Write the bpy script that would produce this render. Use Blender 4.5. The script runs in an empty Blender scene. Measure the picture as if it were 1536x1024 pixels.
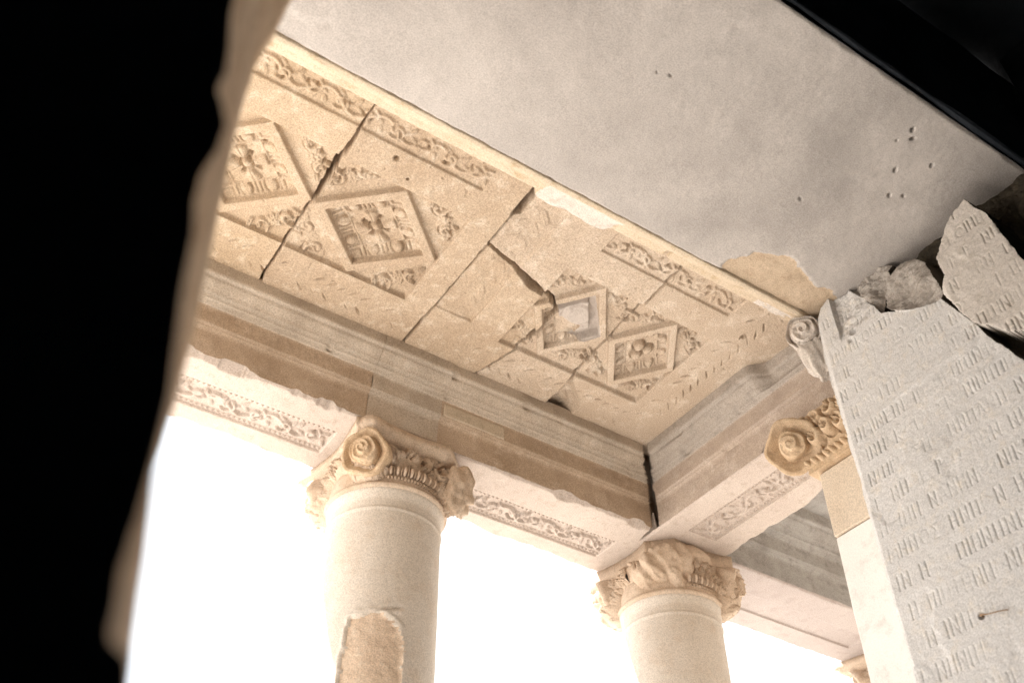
import bpy, math, random
import numpy as np
from mathutils import Vector, Matrix
random.seed(7); rng = np.random.default_rng(11)
scene = bpy.context.scene
COL = scene.collection

# ------------------------------------------------------------------ noise
def _hash(ix, iy, seed):
    n = (ix.astype(np.int64) * 374761393 + iy.astype(np.int64) * 668265263 + seed * 974634777) & 0x7fffffff
    n = ((n ^ (n >> 13)) * 1274126177) & 0x7fffffff
    n = n ^ (n >> 16)
    return (n & 0xffff) / 65535.0
def vnoise(x, y, seed=0):
    x = np.asarray(x, float); y = np.asarray(y, float)
    ix = np.floor(x); iy = np.floor(y); fx = x - ix; fy = y - iy
    fx = fx * fx * (3 - 2 * fx); fy = fy * fy * (3 - 2 * fy)
    a = _hash(ix, iy, seed); b = _hash(ix + 1, iy, seed); c = _hash(ix, iy + 1, seed); d = _hash(ix + 1, iy + 1, seed)
    return (a + (b - a) * fx) * (1 - fy) + (c + (d - c) * fx) * fy
def fbm(x, y, seed=0, octv=4):
    s = 0; a = .5; t = 0
    for k in range(octv):
        s = s + a * vnoise(np.asarray(x) * 2 ** k, np.asarray(y) * 2 ** k, seed + k * 17); t += a; a *= .5
    return s / t - .5
def sst(e0, e1, x):
    t = np.clip((x - e0) / (e1 - e0), 0, 1); return t * t * (3 - 2 * t)

# ------------------------------------------------------------------ materials
def stone(name, c1, c2, c3=None, scale=1.3, bump=.35, grain=1.0, rough=.9, pits=.0):
    m = bpy.data.materials.new(name); m.use_nodes = True
    nt = m.node_tree; N = nt.nodes; L = nt.links
    b = N['Principled BSDF']; b.inputs['Roughness'].default_value = rough
    b.inputs['Specular IOR Level'].default_value = .25
    tc = N.new('ShaderNodeTexCoord')
    n1 = N.new('ShaderNodeTexNoise'); n1.inputs['Scale'].default_value = scale; n1.inputs['Detail'].default_value = 7; n1.inputs['Roughness'].default_value = .62
    n2 = N.new('ShaderNodeTexNoise'); n2.inputs['Scale'].default_value = 95; n2.inputs['Detail'].default_value = 3; n2.inputs['Roughness'].default_value = .7
    n3 = N.new('ShaderNodeTexNoise'); n3.inputs['Scale'].default_value = scale * 4.3; n3.inputs['Detail'].default_value = 6; n3.inputs['Roughness'].default_value = .7
    for n in (n1, n2, n3): L.new(tc.outputs['Object'], n.inputs['Vector'])
    r1 = N.new('ShaderNodeValToRGB'); e = r1.color_ramp.elements
    e[0].position = .33; e[0].color = (*c1, 1); e[1].position = .68; e[1].color = (*c2, 1)
    L.new(n1.outputs['Fac'], r1.inputs['Fac'])
    mx = N.new('ShaderNodeMix'); mx.data_type = 'RGBA'
    r3 = N.new('ShaderNodeValToRGB'); r3.color_ramp.elements[0].position = .52; r3.color_ramp.elements[1].position = .72
    L.new(n3.outputs['Fac'], r3.inputs['Fac'])
    L.new(r3.outputs['Color'], mx.inputs['Factor']); L.new(r1.outputs['Color'], mx.inputs['A'])
    mx.inputs['B'].default_value = (*(c3 or tuple(.8 * v for v in c1)), 1)
    mg = N.new('ShaderNodeMix'); mg.data_type = 'RGBA'; mg.blend_type = 'MULTIPLY'; mg.inputs['Factor'].default_value = 1
    rg = N.new('ShaderNodeValToRGB'); lo = 1 - .32 * grain; hi = 1 + .0
    rg.color_ramp.elements[0].position = .36; rg.color_ramp.elements[0].color = (lo, lo, lo, 1)
    rg.color_ramp.elements[1].position = .62; rg.color_ramp.elements[1].color = (hi, hi, hi, 1)
    L.new(n2.outputs['Fac'], rg.inputs['Fac']); L.new(mx.outputs['Result'], mg.inputs['A']); L.new(rg.outputs['Color'], mg.inputs['B'])
    L.new(mg.outputs['Result'], b.inputs['Base Color'])
    ad = N.new('ShaderNodeMath'); ad.operation = 'MULTIPLY_ADD'; ad.inputs[1].default_value = .35
    L.new(n2.outputs['Fac'], ad.inputs[0]); L.new(n3.outputs['Fac'], ad.inputs[2])
    bp = N.new('ShaderNodeBump'); bp.inputs['Strength'].default_value = bump; bp.inputs['Distance'].default_value = .02
    L.new(ad.outputs['Value'], bp.inputs['Height']); L.new(bp.outputs['Normal'], b.inputs['Normal'])
    return m
M = dict(
    ceil=stone('ceiling_limestone', (.49, .37, .262), (.59, .47, .352), (.72, .61, .49), 1.6, .4, 1.25),
    ceil2=stone('ceiling_limestone_golden', (.54, .41, .28), (.65, .51, .375), (.76, .65, .51), 1.9, .45, 1.25),
    ceil3=stone('ceiling_limestone_pale', (.53, .415, .31), (.62, .51, .405), (.76, .66, .55), 1.2, .4, 1.25),
    fill=stone('grey_repair_mortar', (.46, .40, .355), (.54, .48, .435), None, 2.5, .2, .6),
    beam=stone('beam_limestone_brown', (.52, .395, .285), (.62, .49, .375), (.70, .57, .455), 1.4, .35, 1.2),
    beam2=stone('beam_limestone_grey', (.57, .475, .38), (.65, .56, .465), (.70, .62, .53), 1.5, .35, 1.2),
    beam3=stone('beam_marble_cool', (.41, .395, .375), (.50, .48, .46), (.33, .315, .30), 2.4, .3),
    beam4=stone('beam_limestone_taupe', (.47, .38, .31), (.56, .47, .40), (.64, .55, .48), 1.3, .35, 1.1),
    beam5=stone('cornice_grey_brown', (.40, .35, .305), (.49, .435, .385), (.32, .285, .25), 1.6, .35, 1.1),
    patch=stone('beam_patch_buff', (.62, .52, .40), (.70, .60, .48), None, 2.2, .25),
    soff=stone('architrave_underside', (.52, .435, .38), (.60, .52, .46), (.44, .36, .30), 2.0, .35),
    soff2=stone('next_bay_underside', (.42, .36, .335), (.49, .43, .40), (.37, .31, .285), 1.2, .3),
    lint=stone('lintel_marble', (.43, .395, .37), (.605, .56, .525), (.505, .465, .435), .75, .16, .9),
    lintp=stone('lintel_tan_patch', (.54, .42, .30), (.64, .51, .38), (.45, .33, .23), 2.0, .4),
    mould=stone('moulding_limestone', (.60, .49, .36), (.69, .58, .45), (.52, .39, .25), 2.0, .35),
    white=stone('white_mortar', (.66, .59, .53), (.76, .70, .64), (.56, .48, .41), 4.0, .5),
    slab=stone('inscription_marble', (.65, .635, .62), (.73, .715, .70), (.75, .70, .63), 2.3, .4, 1.0),
    frag=stone('inscription_marble_warm', (.60, .55, .50), (.67, .62, .57), (.53, .48, .42), 2.2, .4, .9),
    rub=stone('rubble_grey', (.36, .32, .28), (.52, .48, .44), (.26, .22, .18), 5, .6, 1),
    core=stone('wall_core_dark', (.045, .036, .026), (.085, .07, .05), (.11, .085, .05), 5, .9, 1),
    dark=stone('shade_dark_stone', (.020, .025, .032), (.034, .041, .052), None, 1.6, .5, .8),  # shade of the unlit room painted into the stone as near-black
    jamb=stone('jamb_tan_broken', (.80, .56, .36), (.88, .69, .50), (.52, .33, .18), 5.0, .7),
    col=stone('column_limestone', (.70, .63, .55), (.78, .715, .64), (.68, .58, .48), 1.2, .4, 1.0),
    scar=stone('column_scar_tan', (.70, .54, .41), (.80, .65, .51), (.84, .72, .59), 4.0, .7),
    cap=stone('capital_limestone', (.62, .48, .36), (.73, .60, .48), (.50, .38, .28), 3.5, .5),
    rose=stone('volute_golden', (.58, .42, .27), (.66, .51, .36), (.48, .34, .21), 4.0, .4),
    pil=stone('pilaster_limestone', (.68, .57, .45), (.76, .66, .54), (.66, .54, .41), 1.5, .25),
    pilw=stone('pilaster_white_marble', (.80, .78, .74), (.86, .84, .81), None, 1.5, .2, .4),
    pave=stone('pale_paving', (.70, .65, .60), (.80, .75, .70), (.64, .59, .53), .6, .2),
    floor=stone('room_floor_dark', (.06, .055, .05), (.10, .09, .085), None, .8, .2),
    earth=stone('dry_earth', (.56, .50, .43), (.66, .60, .52), (.48, .43, .35), .05, .2),
    wallm=stone('facade_marble', (.68, .59, .49), (.76, .67, .57), (.64, .54, .44), .9, .4),
    rust=stone('rusty_iron', (.30, .20, .12), (.40, .28, .18), None, 20, .4),
)

# ------------------------------------------------------------------ object helpers
def thing(name, label, cat, loc=(0, 0, 0), group=None):
    o = bpy.data.objects.new(name, None); COL.objects.link(o); o.location = loc; o.empty_display_size = .2
    o['label'] = label; o['category'] = cat
    if group: o['group'] = group
    return o
def mesh(name, V, F, mat, parent=None, smooth=True, origin=None):
    """verts in world coordinates; F a list of faces or an (n,4) array"""
    V = np.asarray(V, float)
    org = np.zeros(3)
    p = parent
    while p is not None:
        org = org + np.array(p.location); p = p.parent
    if origin is not None: org = np.array(origin, float)
    me = bpy.data.meshes.new(name)
    if isinstance(F, np.ndarray):
        n, k = F.shape
        me.vertices.add(len(V)); me.vertices.foreach_set('co', (V - org).astype(np.float32).ravel())
        me.loops.add(n * k); me.loops.foreach_set('vertex_index', F.astype(np.int32).ravel())
        me.polygons.add(n); me.polygons.foreach_set('loop_start', np.arange(0, n * k, k, dtype=np.int32))
        me.update(calc_edges=True)
    else:
        me.from_pydata([tuple(v) for v in (V - org)], [], F); me.update()
    me.validate()
    me.polygons.foreach_set('use_smooth', [smooth] * len(me.polygons))
    me.materials.append(mat)
    o = bpy.data.objects.new(name, me); COL.objects.link(o)
    if parent is not None: o.parent = parent
    elif origin is not None: o.location = origin
    return o
def tag(o, label, cat=None, group=None, kind=None):
    if label: o['label'] = label
    if cat: o['category'] = cat
    if group: o['group'] = group
    if kind: o['kind'] = kind
    return o
def gridfaces(nu, nv, flip=False, wrap=False):
    i = np.arange(nu - (0 if wrap else 1))[:, None]; j = np.arange(nv - 1)[None, :]
    i2 = (i + 1) % nu
    a = i * nv + j; b = i2 * nv + j; c = i2 * nv + j + 1; d = i * nv + j + 1
    F = np.stack([a, b, c, d], -1).reshape(-1, 4)
    return F[:, ::-1].copy() if flip else F
def grid_parts(P, flip, fid, specs):
    """P (nu,nv,3) points, fid (nu-1,nv-1) region id per face, specs {id: (name, mat, parent)} -> one mesh per id"""
    nu, nv, _ = P.shape; V = P.reshape(-1, 3); F = gridfaces(nu, nv, flip); f = fid.reshape(-1); out = {}
    for k, (name, mat, parent) in specs.items():
        S = F[f == k]
        if len(S) == 0: continue
        used, inv = np.unique(S, return_inverse=True)
        out[k] = mesh(name, V[used], inv.reshape(-1, 4), mat, parent)
    return out
def box_vf(x0, x1, y0, y1, z0, z1):
    V = [(x, y, z) for x in (x0, x1) for y in (y0, y1) for z in (z0, z1)]
    F = [(0, 1, 3, 2), (4, 6, 7, 5), (0, 4, 5, 1), (2, 3, 7, 6), (0, 2, 6, 4), (1, 5, 7, 3)]
    return V, F
def rough_box(name, x0, x1, y0, y1, z0, z1, mat, parent=None, step=.12, amp=.012, seed=0, cham=.012):
    """a stone block: bevelled box, faces subdivided and worn"""
    import bmesh
    bm = bmesh.new(); V, F = box_vf(x0, x1, y0, y1, z0, z1)
    vs = [bm.verts.new(v) for v in V]
    for f in F: bm.faces.new([vs[i] for i in f])
    bmesh.ops.bevel(bm, geom=bm.edges[:], offset=cham, segments=1, affect='EDGES')
    for ax, (a0, a1) in enumerate(((x0, x1), (y0, y1), (z0, z1))):
        n = int(min(60, max(1, (a1 - a0) / step)))
        for k in range(1, n):
            c = [0, 0, 0]; c[ax] = a0 + (a1 - a0) * k / n; nn = [0, 0, 0]; nn[ax] = 1
            bmesh.ops.bisect_plane(bm, geom=bm.verts[:] + bm.edges[:] + bm.faces[:], plane_co=c, plane_no=nn)
    bm.normal_update()
    for v in bm.verts:
        x, y, z = v.co
        a = fbm(x * 2.1 + z * 1.3 + 50, y * 2.1 - z * 1.7 + 50, seed) + .5 * fbm(x * 9 + z * 7 + 50, y * 9 - z * 8 + 50, seed + 5)
        v.co += v.normal * float(a) * amp * 2
    V = np.array([v.co[:] for v in bm.verts]); bm.verts.index_update(); F = [[v.index for v in f.verts] for f in bm.faces]; bm.free()
    return mesh(name, V, F, mat, parent, smooth=False)
def lathe(cx, cy, prof, n=96, dr=None):
    """prof list of (r,z) top to bottom or bottom to top -> P (n,len,3)"""
    th = np.linspace(0, 2 * np.pi, n, endpoint=False)[:, None]; r = np.array([p[0] for p in prof])[None, :]; z = np.array([p[1] for p in prof])[None, :]
    R = r + 0 * th
    if dr is not None: R = R + dr(th + 0 * r, z + 0 * th)
    return np.stack([cx + R * np.cos(th), cy + R * np.sin(th), z + 0 * th], -1)

# ------------------------------------------------------------------ curve fields
def cdist(X, Y, pts):
    """distance from each grid point to a polyline (dense)"""
    pts = np.asarray(pts, float); D = np.full(X.shape, 1e9)
    a = pts[:-1]; b = pts[1:]
    for (ax, ay), (bx, by) in zip(a, b):
        dx, dy = bx - ax, by - ay; l2 = dx * dx + dy * dy + 1e-12
        x0, x1, y0, y1 = min(ax, bx) - .12, max(ax, bx) + .12, min(ay, by) - .12, max(ay, by) + .12
        m = (X > x0) & (X < x1) & (Y > y0) & (Y < y1)
        if not m.any(): continue
        xs = X[m]; ys = Y[m]
        t = np.clip(((xs - ax) * dx + (ys - ay) * dy) / l2, 0, 1)
        D[m] = np.minimum(D[m], np.hypot(xs - ax - t * dx, ys - ay - t * dy))
    return D
def ell(X, Y, cx, cy, a, b, ang):
    c, s = math.cos(ang), math.sin(ang); u = (X - cx) * c + (Y - cy) * s; v = -(X - cx) * s + (Y - cy) * c
    return np.hypot(u / a, v / b), u / a, v / b
def leaf(X, Y, cx, cy, a, b, ang):
    """a raised leaf with a sunk midrib: 0..1"""
    d, u, v = ell(X, Y, cx, cy, a, b, ang)
    m = np.clip(1 - d ** 2, 0, 1) ** .5
    return m * (.55 + .45 * np.clip(np.abs(v) * 2.4, 0, 1)) * (1 + .18 * np.cos(u * 14 + np.abs(v) * 6))
def rinceau(X, Y, x0, x1, yc, hw, period=.42, seed=0):
    """running scroll in a band along X: raised 0..1 plus drilled hollows"""
    R = np.zeros_like(X); Dr = np.zeros_like(X)
    r = random.Random(seed); n = max(1, int(round((x1 - x0) / (period / 2)))); p2 = (x1 - x0) / n
    xs = np.linspace(x0, x1, n * 14 + 1); ph = (xs - x0) / p2 * np.pi
    stem = np.stack([xs, yc + hw * .62 * np.cos(ph)], -1)
    D = cdist(X, Y, stem); R = np.maximum(R, np.clip(1 - (D / .016) ** 2, 0, 1) ** .5)
    for k in range(n):
        s = 1 if k % 2 == 0 else -1
        cx = x0 + (k + .5) * p2; cy = yc + s * hw * -.08
        # the stem curls round a blossom
        t = np.linspace(0, 2.1 * np.pi, 30); rad = hw * (.66 - .075 * t); a0 = (-.5 * np.pi if s > 0 else .5 * np.pi) + .5
        sp = np.stack([cx + rad * np.cos(a0 + s * t), cy + rad * np.sin(a0 + s * t)], -1)
        D = cdist(X, Y, sp); R = np.maximum(R, np.clip(1 - (D / .014) ** 2, 0, 1) ** .5)
        d0 = np.hypot(X - cx, Y - cy); R = np.maximum(R, np.clip(1 - (d0 / (hw * .22)) ** 2, 0, 1) ** .5)
        for q in range(3):
            a = a0 + s * (1.0 + q * 1.5) + r.uniform(-.3, .3)
            R = np.maximum(R, .8 * leaf(X, Y, cx + hw * .8 * math.cos(a), cy + hw * .75 * math.sin(a), hw * .36, hw * .15, a + s * .7))
        for q in range(2):
            a = r.uniform(0, 6.28); dx, dy = cx + hw * .42 * math.cos(a), cy + hw * .42 * math.sin(a)
            d, _, _ = ell(X, Y, dx, dy, hw * .24, hw * .12, a + .8); Dr = np.maximum(Dr, np.clip(1.4 - d, 0, 1))
        # leaf in the fork between two curls
        a = (1.2 if s > 0 else -1.2)
        R = np.maximum(R, leaf(X, Y, x0 + (k + 1) * p2, yc + s * hw * .55, hw * .4, hw * .17, a))
    return np.clip(R, 0, 1), Dr

# ------------------------------------------------------------------ dimensions (metres, camera at the origin, z up)
GZ = -1.6            # ground
ZC = 6.0             # carved ceiling
ZS = 5.25            # underside of the architraves
ZL = 5.85            # underside of the door lintel
XJ = 5.34            # right reveal of the doorway
YI, YO = 1.84, 3.75  # inner and outer faces of the facade wall
FY0, FY1 = 6.22, 7.14
RX0, RX1 = 5.69, 6.58
CY = 6.68; CX1 = 3.14; CX2 = 6.19; CX3 = 9.72
CS = .0065

# ------------------------------------------------------------------ carved ceiling
def build_ceiling():
    x0, x1, y0, y1 = -.35, 5.80, 3.90, 6.10
    u = np.arange(x0, x1, CS); v = np.arange(y0, y1, CS)
    X, Y = np.meshgrid(u, v, indexing='ij'); h = np.zeros_like(X); e = .007
    k = .78; ks = .47
    def rect(a, b, c, d): return sst(a - e, a + e, X) * (1 - sst(b - e, b + e, X)) * sst(c - e, c + e, Y) * (1 - sst(d - e, d + e, Y))
    loz = [(-.11, 5.01, .535, .5, 0), (.965, 5.0, .535, .5, 1), (2.035, 5.01, .535, .5, 2), (3.875, 5.0, .375, .5, 3), (4.63, 5.0, .36, .495, 4)]
    pan = np.maximum(rect(-.64, 2.575, 4.51, 5.52), rect(3.495, 4.985, 4.51, 5.53))
    h += .052 * pan
    ID = np.zeros(X.shape, int)
    ID[pan > .5] = 4
    for cx, cy, a, b, kind in loz:
        x = (X - cx) / a; y = (Y - cy) / b; d = np.abs(x) + np.abs(y); box = d < 1.02
        ee = e / min(a, b) * 1.1
        inz = 1 - sst(1 - ee, 1 + ee, d)
        fr = inz * pan
        h -= .052 * fr                                       # frame flush with the slab
        rec = 1 - sst(k - ee, k + ee, d)
        p = (x + y) / 2; q = (x - y) / 2                       # sides of the lozenge square
        slope = np.clip((k - d) / (k - ks), 0, 1)
        h += rec * (.055 + .035 * slope)
        # egg and dart on the sloping sides
        along = np.where(np.abs(p) > np.abs(q), q, p) * 2; across = np.maximum(np.abs(p), np.abs(q)) * 2
        mid = (k + ks) / 2; hw = (k - ks) / 2
        egg = np.zeros_like(X)
        for c in (-.27, .27):
            de = np.hypot((along - c) / .115, (across - mid + .02) / (hw * .86))
            egg += np.clip(1 - de ** 2, 0, 1) ** .5 * .030 - .028 * np.exp(-((de - 1.22) / .16) ** 2)
        for c in (-.5, 0, .5):
            egg -= .026 * np.exp(-((np.abs(along - c) - .05) / .016) ** 2) * (np.abs(across - mid) < hw * .75)
        em = sst(ks, ks + .04, d) * (1 - sst(k - .06, k - .02, d))
        wear = .75 + 1.2 * fbm(X * 5, Y * 5, 31 + kind)
        h -= egg * em * np.clip(wear, .2, 1.1)
        # little rim round the blossom
        h -= .014 * np.exp(-((d - ks) / .018) ** 2) * box
        # blossom
        r = np.hypot(p, q) * 2 / ks; th = np.arctan2(p, q)
        fl = (1 - sst(ks - .05, ks - .02, d))
        pet = np.clip(np.cos(4 * th + (0 if kind != 4 else .6)), -.2, 1)
        pr = sst(.22, .4, r) * (1 - sst(.75 + .2 * pet, .98 + .2 * pet, r))
        bl = .040 * pr * np.clip(pet, 0, 1) ** .6 - .012 * pr * np.exp(-(np.sin(2 * th) / .12) ** 2)
        bl += .040 * np.clip(1 - (r / .2) ** 2, 0, 1) ** .5
        bl -= .045 * np.exp(-((r - .27) / .05) ** 2) * (.4 + .6 * (np.cos(4 * th) < -.3))
        bl -= .05 * np.exp(-((r - .5) / .12) ** 2) * (np.cos(4 * th + .5) < -.72)
        if kind == 4:                                        # three plump lobes
            bl = np.zeros_like(X)
            for aa in (.3, 2.3, 4.4):
                dd = np.hypot(p * 2 / ks - .42 * math.sin(aa), q * 2 / ks - .42 * math.cos(aa)) / .36
                bl += .055 * np.clip(1 - dd ** 2, 0, 1) ** .5 - .03 * np.exp(-((dd - 1.1) / .15) ** 2)
        h -= bl * fl * (kind != 3)
        ID[(d < 1) & (d >= k)] = 1; ID[(d < k) & (d >= ks)] = 2; ID[d < ks] = 3
        # acanthus in the four spandrels
        for sx, sy in ((1, 1), (1, -1), (-1, 1), (-1, -1)):
            ox, oy = cx + sx * a * .93, cy + sy * b * .93
            if kind in (3, 4) and (sx, sy, kind) == (-1, 1, 3): pass
            L = np.zeros_like(X); rr = random.Random(kind * 10 + sx * 3 + sy)
            base = math.atan2(-sy * b, -sx * a); gx, gy = ox + .10 * math.cos(base), oy + .10 * math.sin(base)
            sc = min(1, min(a, b) / .45)
            hol = np.zeros_like(X)
            for sg in (1, -1):
                # C-scroll that runs out along each leg of the triangle and curls back
                t = np.linspace(0, 1, 26); leg = base + sg * 1.12
                q = 3.6 * t ** 1.6 * sg; rad = .085 * sc * (1 - .72 * t)
                cx2, cy2 = gx + .13 * sc * math.cos(leg), gy + .13 * sc * math.sin(leg)
                arc = np.stack([cx2 + rad * np.cos(leg + 2.2 * sg + q), cy2 + rad * np.sin(leg + 2.2 * sg + q)], -1)
                D = cdist(X, Y, arc); L = np.maximum(L, np.clip(1 - (D / .017) ** 2, 0, 1) ** .5)
                hol = np.maximum(hol, np.clip(1 - np.abs(D - .024) / .009, 0, 1) * .8)
                for j in range(3):
                    aa = leg + rr.uniform(-.9, .9); L = np.maximum(L, leaf(X, Y, gx + (.06 + .07 * j) * sc * math.cos(leg) + rr.uniform(-.02, .02), gy + (.06 + .07 * j) * sc * math.sin(leg) + rr.uniform(-.02, .02), .055 * sc, .022, aa + 1.0 * sg))
                    dd, _, _ = ell(X, Y, gx + (.05 + .07 * j) * sc * math.cos(leg + .35 * sg), gy + (.05 + .07 * j) * sc * math.sin(leg + .35 * sg), .032, .011, aa)
                    hol = np.maximum(hol, np.clip(1.4 - dd, 0, 1))
            for da in (-.45, 0, .45):
                L = np.maximum(L, leaf(X, Y, gx + .05 * math.cos(base + da), gy + .05 * math.sin(base + da), .075 * sc, .028, base + da))
            h += .030 * hol * (d > 1.06) * pan * np.clip(.5 + 3 * fbm(X * 4, Y * 4, 3), 0, 1)
            w = np.clip(.85 + 1.6 * fbm(X * 3, Y * 3, 77 + kind), .05, 1.1)
            if (sx, kind) == (-1, 1) or (sx, sy, kind) == (-1, 1, 2): w = w * .45
            h -= .038 * L * w * (d > 1.04) * pan
    # running scroll along the lintel
    for (a, b, sd) in ((-.35, 2.5, 4), (3.60, 4.92, 9)):
        bm = rect(a, b, 3.985, 4.21)
        R, Dr = rinceau(X, Y, a + .02, b - .02, 4.095, .098, .43, sd)
        wear = np.clip(.95 + 1.5 * fbm(X * 2.2, Y * 2.2, 12), .25, 1.1)
        h += bm * .022 - bm * R * .020 * wear + bm * Dr * .026
        ID[bm > .5] = 5
    # leaf garland along the outer beam and along the side beam
    def garland(T, S, sc, hw, s0, s1, amp, seed, step=.105):
        r = random.Random(seed); L = np.zeros_like(X); Dk = np.zeros_like(X); n = int((s1 - s0) / step)
        for i in range(n):
            s = s0 + (i + .5) * step
            for sg in (1, -1):
                j = r.uniform(-.012, .012)
                L = np.maximum(L, leaf(S, T, s + .02 + j, sc + sg * hw * .48, .078, .03, sg * (.62 + r.uniform(-.2, .2))))
                d, _, _ = ell(S, T, s - .005 + j, sc + sg * hw * .62, .045, .011, sg * .75)
                Dk = np.maximum(Dk, np.clip(1.4 - d, 0, 1) * r.choice((.3, 1, .6, 0)))
        m = sst(sc - hw, sc - hw + .02, T) * (1 - sst(sc + hw - .02, sc + hw, T)) * sst(s0, s0 + .02, S) * (1 - sst(s1 - .02, s1, S))
        w = np.clip(.7 + 1.7 * fbm(X * 1.7 + 3, Y * 1.7, seed), .12, 1)
        return m * (amp * 1.5 * L * w), m * Dk * amp * 1.5 * np.clip(w, .15, .9), m
    for (a, b, sd) in ((-.35, 2.74, 21), (3.25, 5.05, 22)):
        g, dk, m = garland(Y, X, 5.775, .13, a, b, .023, sd); h += -g + dk; ID[(m > .5)] = 6
    g, dk, m = garland(X, Y, 5.195, .115, 4.1, 5.72, .023, 24); h += -g + dk; ID[m > .5] = 6
    # sunk leaf band beside the second joint
    bm = rect(2.83, 3.17, 4.05, 5.45); h += .024 * bm * np.clip(sst(-.18, .1, fbm(X * 1.5 + 9, Y * 1.5, 5)) + .25, 0, 1)
    g, dk, m = garland(X, Y, 2.99, .13, 4.1, 5.4, .008, 25, .15); h += (-g + dk) + bm * (.03 * fbm(X * 7, Y * 4, 26) + .02 * np.abs(fbm(X * 14, Y * 10, 27))); ID[bm > .5] = 7
    # grey mortar fill in the broken lozenge
    pol = [(3.66, 4.88), (3.88, 4.66), (4.185, 5.0), (4.10, 5.13), (3.97, 5.18), (3.99, 5.03), (3.76, 5.02)]
    inside = np.zeros(X.shape, bool); jx = X + .012 * fbm(X * 18, Y * 18, 8); jy = Y + .012 * fbm(X * 18 + 40, Y * 18, 9)
    for i in range(len(pol)):
        (xa, ya), (xb, yb) = pol[i], pol[i - 1]
        c = ((ya > jy) != (yb > jy)) & (jx < (xb - xa) * (jy - ya) / (yb - ya + 1e-12) + xa); inside ^= c
    dl = np.abs(X - 3.875) / .375 + np.abs(Y - 5.0) / .5
    hf = .090 - .055 * (1 - sst(.50, .53, dl)) - .075 * sst(.76, .79, dl) + .016 * np.exp(-((np.hypot((X - 3.9) / 1.0, (Y - 4.93)) - .13) / .02) ** 2)
    h = np.where(inside, hf, h); ID[inside] = 8
    low = (dl < ks) & ~inside; h = np.where(low, h - .02 + .05 * fbm(X * 7, Y * 7, 44), h)
    # general wear
    h += .006 * fbm(X * 3, Y * 3, 1) + .005 * fbm(X * 22, Y * 22, 2) + .0035 * fbm(X * 60, Y * 60, 41, 2)
    pit = vnoise(X * 26, Y * 26, 91); h += .010 * sst(.93, .99, pit)
    for (px, py, pr) in ((1.83, 4.30, .02), (1.99, 4.42, .011), (5.2, 4.33, .03), (1.0, 4.75, .014), (1.30, 5.2, .012)):
        h += .05 * np.exp(-(np.hypot(X - px, Y - py) / pr) ** 4)
    # joints and the break (wandering lines, locally gaping)
    wig = lambda t, s: .012 * fbm(t * 9, t * 0 + s, s) * 2 + .012 * fbm(t * 3, t * 0 + s, s + 3) * 2
    c1 = 1.5 + wig(Y, 3); c2 = 2.815 + wig(Y, 5) * .5
    c3 = np.interp(Y, [3.9, 4.02, 4.48, 4.72, 4.99, 5.53, 6.1], [4.235, 4.24, 4.25, 4.255, 4.275, 4.305, 4.345]) + wig(Y, 7)
    yb = np.interp(X, [2.8, 3.13, 3.35, 3.61, 3.72], [4.63, 4.73, 4.79, 4.88, 4.99]) + 1.3 * wig(X, 11)
    xb = np.interp(Y, [4.9, 4.99, 5.23, 5.52, 5.85, 6.1], [3.66, 3.72, 3.72, 3.67, 3.59, 3.49]) + 1.3 * wig(Y, 13)
    def groove(dist, w, dep): return dep * (1 - sst(w * .55, w * 1.25, np.abs(dist)))
    w1 = np.interp(Y, [3.9, 4.15, 4.35, 4.6, 4.85, 5.0, 5.1, 6.1], [.004, .006, .013, .024, .020, .011, .007, .010])
    h = np.maximum(h, groove(X - c1, w1, .34))
    w2 = np.interp(Y, [3.9, 4.0, 4.05, 4.26, 4.30, 4.6, 5.0, 5.3, 5.7, 6.1], [.008, .016, .034, .036, .008, .007, .004, .006, .012, .012])
    hole = sst(4.0, 4.03, Y) * (1 - sst(4.25, 4.3, Y))
    h = np.maximum(h, groove(X - c2 - .02 * hole, w2, .34))
    h = np.maximum(h, groove(X - c3, np.interp(Y, [3.9, 4.3, 4.8, 5.0, 5.5, 5.9, 6.1], [.008, .009, .004, .006, .011, .016, .03]), .34))
    w4 = np.interp(X, [2.8, 3.1, 3.25, 3.36, 3.5, 3.72], [.010, .014, .030, .040, .018, .022])
    h = np.maximum(h, np.where((X > c2) & (X < 3.74), groove(Y - yb, w4, .34), 0))
    w5 = np.interp(Y, [4.95, 5.2, 5.3, 5.5, 5.9, 6.1], [.018, .024, .034, .012, .006, .006])
    h = np.maximum(h, np.where((Y > 4.96), groove(X - xb, w5, .34), 0))
    # the chipped corner at the third joint
    ch = np.clip((X - c3) / .02, 0, 1) * np.clip((5.60 + (X - 4.34) * .9 - Y) * -12, 0, 1) * np.clip((4.60 - X) * 10, 0, 1)
    h += ch * (.05 + .10 * (fbm(X * 7, Y * 7, 55) + .25) + .05 * sst(5.85, 6.0, Y))
    # slight steps between the settled slabs
    slab = np.where(X < c1, 0, np.where(X < c2, 1, np.where(X < c3, 2, 4)))
    slab = np.where((slab == 2) & (Y > yb) & (X < xb), 3, slab)
    h += np.choose(slab, [.012, -.004, .004, -.004, .0])
    P = np.stack([X, Y, ZC + h], -1)
    fid = slab[:-1, :-1] * 10 + ID[:-1, :-1]
    info = [
        ('golden ceiling slab cut off by the dark doorpost, with half-hidden lozenge', (.6, 5, ZC), M['ceil2']),
        ('ceiling slab carved with the widest complete lozenge and four-petalled blossom', (2.1, 5, ZC), M['ceil']),
        ('broken ceiling slab beside the lintel with grey mortar fill in its lozenge', (3.7, 4.6, ZC), M['ceil3']),
        ('cracked-off ceiling fragment above the left column, between gaping crack and beam', (3.2, 5.4, ZC), M['ceil']),
        ('corner ceiling slab with narrow lozenge of plump lobes and crisp leaf border', (4.9, 5, ZC), M['ceil3']),
    ]
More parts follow.
